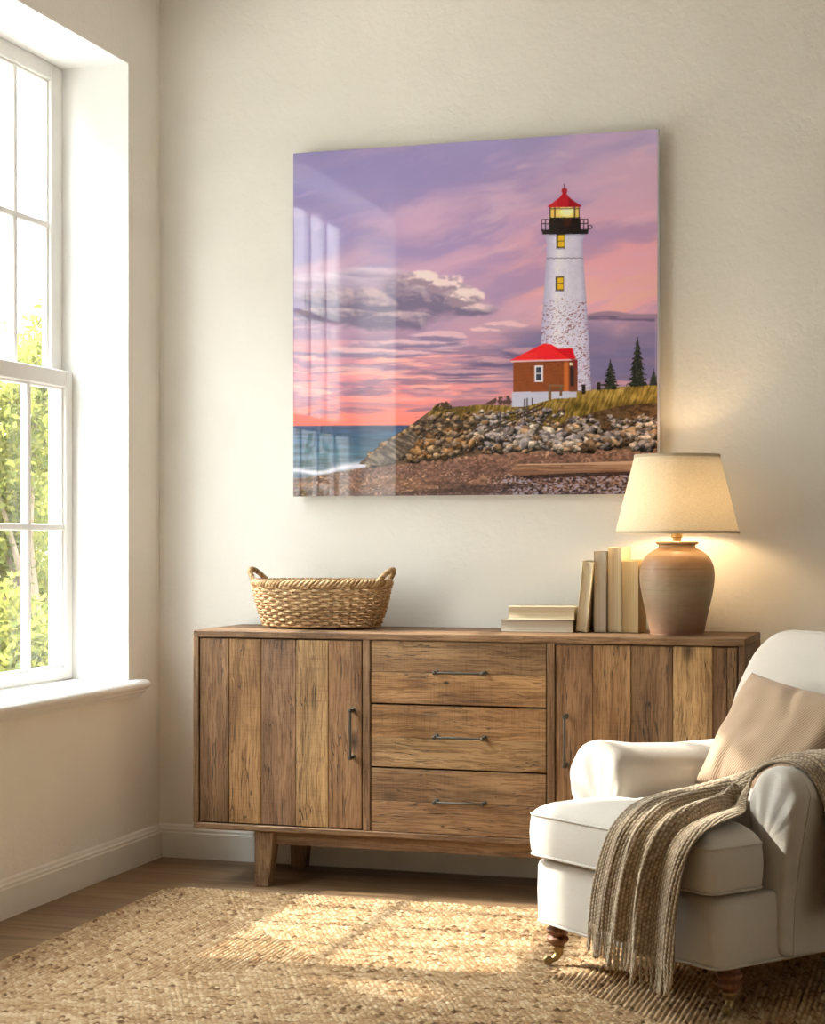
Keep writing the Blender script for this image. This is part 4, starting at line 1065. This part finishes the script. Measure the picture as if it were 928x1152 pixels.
    for (x, y, rot) in ((.046, .050, -120), (.650, .075, -60)):
        lg = MB(); lg.lathe(P, (x, y, 0), 32, cap=False); o = lg.build('leg', M['leg'], root, wood=True, angle=60)
        c = MB(); a = math.radians(rot); dx, dy = math.cos(a)*.026, math.sin(a)*.026
        c.lathe([(.0001, .050), (.0172, .050), (.0178, .047), (.0172, .044), (.0150, .040), (.0001, .040)], (x, y, 0), 24, cap=False)
        Q = catmull([(x, y, .047), (x-dx*.12, y-dy*.12, .034), (x+dx*.10, y+dy*.10, .022), (x+dx*.55, y+dy*.55, .014), (x+dx, y+dy, .0125)], 20)
        c.tube([tuple(q) for q in Q], list(np.interp(np.linspace(0, 1, 20), [0, .4, .8, 1], [.0145, .0105, .0075, .0055])), 14)
        ax = Vector((-math.sin(a), math.cos(a), 0)); R = Matrix.Translation((x+dx, y+dy, .0125)) @ ax.to_track_quat('Z', 'Y').to_matrix().to_4x4()
        for lo in (-.0085,):
            c.lathe([(.0001, lo), (.0095, lo), (.0122, lo+.003), (.0122, -lo-.003), (.0095, -lo), (.0001, -lo)], (0, 0, 0), 28, cap=False, mat=R)
        for sg in (-1, 1): c.lathe([(.0001, sg*.0085), (.0045, sg*.0085), (.004, sg*.0108), (.0001, sg*.0112)], (0, 0, 0), 14, cap=False, mat=R)
        c.build('caster', M['brass'], o, angle=50)
    for x in (.06, .634):
        lg = MB(); lg.lathe([(.0001, .1195), (.024, .1195), (.022, .09), (.017, .03), (.0155, .001 if x < .3 else -.0115), (.0001, .0 if x < .3 else -.0125)], (x, .78, 0), 20, cap=False); lg.build('leg', M['leg'], root, wood=True, angle=50)
make_chair()

# ------------------------------------------------------------------ throw pillow (placed in the chair's axes)
def pillow_mat():
    t = NT('ribbed_tan_cotton'); v = t.attr('gco'); ti = t.attr('tint', 'Fac')
    u = t.n('ShaderNodeSeparateXYZ'); t.l(v, u.inputs[0])
    s = t.math('SINE', t.math('MULTIPLY', t.math('ADD', u.outputs[0], t.math('MULTIPLY', u.outputs[1], -.55)), 2*PI/.0075))
    s2 = t.math('SINE', t.math('MULTIPLY', t.math('ADD', u.outputs[1], t.math('MULTIPLY', u.outputs[0], .4)), 2*PI/.0065))
    h = t.math('ADD', s, t.math('MULTIPLY', s2, .22))
    col = srgb(184, 157, 130)
    c = t.ramp(t.math('MULTIPLY_ADD', h, .3, .5), (.1, tuple(x*.66 for x in col)), (.75, tuple(min(1, x*1.08) for x in col)))
    c = t.mix(t.math('MULTIPLY', t.noise(v, 14, 4), .35), c, t.mix(1.0, c, (.8, .76, .72), 'MULTIPLY'))
    t.bsdf(c, .95, .1); t.b.inputs['Sheen Weight'].default_value = .2
    t.normal(t.bump(h, .3, .0014, t.bump(t.noise(v, 18, 4), .12, .01))); return t.m
def make_pillow():
    o0 = Vector((.35, .52, .45))
    BL, BR, TR, TL = [np.array(p) for p in ((.128, .462, .452), (.575, .470, .452), (.600, .605, .700), (.213, .592, .752))]
    n = 64; vv = []; g = []
    nrm = np.cross(BR-BL, TL-BL); nrm = -nrm/np.linalg.norm(nrm)      # towards the back
    if nrm[1] < 0: nrm = -nrm
    for sgn in (-1, 1):
        for i in range(n+1):
            for j in range(n+1):
                u, v = i/n*2-1, j/n*2-1
                # edges pull in between the pointed corners
                uu = u*(1-.055*(1-v*v)*abs(u)**3); ww = v*(1-.060*(1-u*u)*abs(v)**3)
                a, b = (uu+1)/2, (ww+1)/2
                p = BL*(1-a)*(1-b)+BR*a*(1-b)+TR*a*b+TL*(1-a)*b
                fu, fv = max(0, 1-abs(u)**2.6), max(0, 1-abs(v)**2.6)
                h = (fu*fv)**.48
                wr = .006*mnoise.noise(Vector((u*3.1, v*2.3, sgn*2)))+.005*math.sin(u*7+v*2.5)*max(0, -v)*max(0, -u+.4)
                wr += -.007*math.exp(-((u-.05+.35*(v-.9))/.10)**2)*max(0, v)-.006*math.exp(-((u+.35-.2*v)/.07)**2)*max(0, -v)**.7
                t = (.078*h+1.35*wr*min(1, h*1.6))*(1 if sgn < 0 else .55)
                p = p+nrm*(sgn*t)
                vv.append(p-np.array(o0)); g.append((u*.21, v*.17, sgn*.1))
    F = grid_faces(n+1, n+1); m = (n+1)**2; F2 = F+[tuple(m+k for k in reversed(f)) for f in F]
    o = link_mesh('throw_pillow', vv, F2, pillow_mat(), None, True, 180, {'gco': ('FLOAT_VECTOR', g), 'tint': ('FLOAT', [.5]*len(vv))})
    bm = bmesh.new(); bm.from_mesh(o.data); bmesh.ops.remove_doubles(bm, verts=bm.verts, dist=1e-5); bmesh.ops.recalc_face_normals(bm, faces=bm.faces); bm.to_mesh(o.data); bm.free()
    o.matrix_world = CHM @ Matrix.Translation(o0)
    tag(o, 'tan ribbed throw pillow leaning on the armchair backrest', 'pillow')
make_pillow()

# ------------------------------------------------------------------ knitted throw with fringe
def knit_mat():
    t = NT('oatmeal_knit'); ti = t.attr('tint', 'Fac'); v = t.attr('gco')
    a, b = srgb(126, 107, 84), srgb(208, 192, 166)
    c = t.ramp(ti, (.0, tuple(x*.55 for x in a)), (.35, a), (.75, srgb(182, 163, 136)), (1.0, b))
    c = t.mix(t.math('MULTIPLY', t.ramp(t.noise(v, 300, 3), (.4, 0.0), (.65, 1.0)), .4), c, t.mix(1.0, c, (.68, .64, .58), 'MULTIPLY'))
    t.bsdf(c, .95, .1); t.b.inputs['Sheen Weight'].default_value = .3
    t.normal(t.bump(t.noise(v, 420, 3), .5, .002)); return t.m
M['knit'] = knit_mat()
def make_throw():
    R = [(.617, -.066, .115), (.624, -.066, .23), (.640, -.064, .33), (.655, -.052, .395), (.660, -.010, .432), (.652, .060, .449), (.632, .130, .455), (.602, .180, .462), (.582, .212, .500), (.586, .226, .540), (.615, .236, .566), (.672, .246, .574), (.724, .256, .555), (.760, .262, .50), (.770, .27, .42), (.770, .28, .22)]
    L = [(.309, -.066, .170), (.322, -.066, .25), (.345, -.064, .33), (.368, -.054, .398), (.365, -.012, .436), (.335, .060, .455), (.312, .160, .466), (.315, .270, .476), (.385, .345, .505), (.470, .400, .545), (.560, .440, .578), (.662, .46, .588), (.715, .46, .562), (.752, .46, .50), (.762, .46, .42), (.762, .46, .24)]
    nl, nw = 680, 210
    Rc, Lc = catmull(R, nl), catmull(L, nl)
    mid = (Rc+Lc)/2; d = np.r_[0, np.cumsum(np.linalg.norm(np.diff(mid, axis=0), axis=1))]
    tt = np.linspace(0, d[-1], nl); Rc = np.stack([np.interp(tt, d, Rc[:, k]) for k in range(3)], 1); Lc = np.stack([np.interp(tt, d, Lc[:, k]) for k in range(3)], 1)
    v = np.linspace(0, 1, nw)
    P = Lc[:, None, :]*(1-v)[None, :, None]+Rc[:, None, :]*v[None, :, None]
    def normals(P):
        du = np.gradient(P, axis=0); dv = np.gradient(P, axis=1); n = np.cross(dv, du); n /= np.linalg.norm(n, axis=2)[..., None]+1e-9; return n
    N = normals(P)
    # make the normal point out of the chair
    s = np.linspace(0, 1, nl)[:, None]; V = v[None, :]*np.ones((nl, 1)); S = s*np.ones((1, nw))
    if N[10, 60, 1] > 0: N = -N
    # soft folds running the length of the throw
    L_ = tt[:, None]
    front = np.clip(1-(L_-.30)/.25, 0, 1); 
    def ridge(c, w_, a): return a*np.exp(-((V-c)/w_)**2)
    wob = .03*np.sin(L_*9)
    fold = ridge(.36+wob, .050, .018)+ridge(.46+wob, .035, -.006)+ridge(.66-wob*.7+.05*np.clip(L_-.2, 0, .4), .060, .030)+ridge(.77-wob*.5, .035, -.010)+ridge(.16+wob, .045, .008)+ridge(.92, .06, .008)
    env = np.where(L_ < .62, .45+.55*np.clip(1.0-L_*1.1+.35, 0, 1), .35)
    cyc = np.clip((tt[:, None])/.04, .35, 1)
    fold = fold*env
    lift = .004+np.maximum(fold, -.002)
    P = P+N*lift[..., None]
    # chunky knit relief
    wid = np.linalg.norm(Rc-Lc, axis=1).mean(); cw, sh = .0094, .0112
    du_ = np.linalg.norm(np.diff(P, axis=1), axis=2); U = np.concatenate([np.zeros((nl, 1)), np.cumsum(du_, axis=1)], 1)/cw; row = np.floor(U); fr = U-row
    ph = L_/sh+.5*(row % 2)+.55*np.abs(fr-.5)
    sid = np.floor(ph); fs = ph-sid
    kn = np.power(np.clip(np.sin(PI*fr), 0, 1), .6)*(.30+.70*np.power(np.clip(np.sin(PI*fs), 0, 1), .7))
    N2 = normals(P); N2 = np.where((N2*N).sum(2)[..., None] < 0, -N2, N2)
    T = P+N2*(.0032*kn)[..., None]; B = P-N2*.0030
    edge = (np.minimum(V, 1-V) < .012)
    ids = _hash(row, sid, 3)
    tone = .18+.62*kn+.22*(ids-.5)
    o0 = np.array((.45, .10, .40))
    vt = (T-o0).reshape(-1, 3); vb = (B-o0).reshape(-1, 3)
    F = grid_faces(nl, nw); m = nl*nw
    F2 = F+[tuple(m+k for k in reversed(f)) for f in F]
    def strip(ii): return [(ii[k], ii[k+1], m+ii[k+1], m+ii[k]) for k in range(len(ii)-1)]
    I = np.arange(m).reshape(nl, nw)
    for ii in (list(I[:, 0]), list(I[::-1, -1]), list(I[0, ::-1]), list(I[-1, :])): F2 += [tuple(int(q) for q in f) for f in strip(ii)]
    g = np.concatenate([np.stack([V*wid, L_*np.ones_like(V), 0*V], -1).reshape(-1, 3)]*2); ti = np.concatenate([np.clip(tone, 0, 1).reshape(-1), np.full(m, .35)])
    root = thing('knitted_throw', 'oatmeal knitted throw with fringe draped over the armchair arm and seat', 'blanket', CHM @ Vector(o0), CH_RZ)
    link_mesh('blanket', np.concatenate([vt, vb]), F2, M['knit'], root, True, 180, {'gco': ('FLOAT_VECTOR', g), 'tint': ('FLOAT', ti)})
    # fringe: one twisted tassel after the other along the hem
    n = 38
    for k in range(n):
        f = (k+.5)/n; j = f*(nw-1); q = P[0, int(j)]*(1-j % 1)+P[0, min(nw-1, int(j)+1)]*(j % 1)
        ln = random.uniform(.062, .078); ln = min(ln, q[2]-.030); sx = random.uniform(-.006, .006); sy = random.uniform(-.010, .002)
        tb = MB(); pts = []
        for i in range(26):
            t = i/25; pts.append((q[0]+sx*t+.0012*math.sin(t*5+k)-o0[0], q[1]+sy*t*t-.003*t-o0[1], q[2]+.006-ln*t-o0[2]))
        for sdn in (0, PI):
            tw = [Vector(p)+Vector((math.cos(i*.75+sdn), math.sin(i*.75+sdn), 0))*.0019 for i, p in enumerate(pts)]
            tb.tube(tw, [.0026]*22+[.0030, .0030, .0026, .0012], 6, tint=.62+.25*random.random()*(1 if sdn else .6))
        tb.build('tassel', M['knit'], root, wood=True, angle=180)
make_throw()
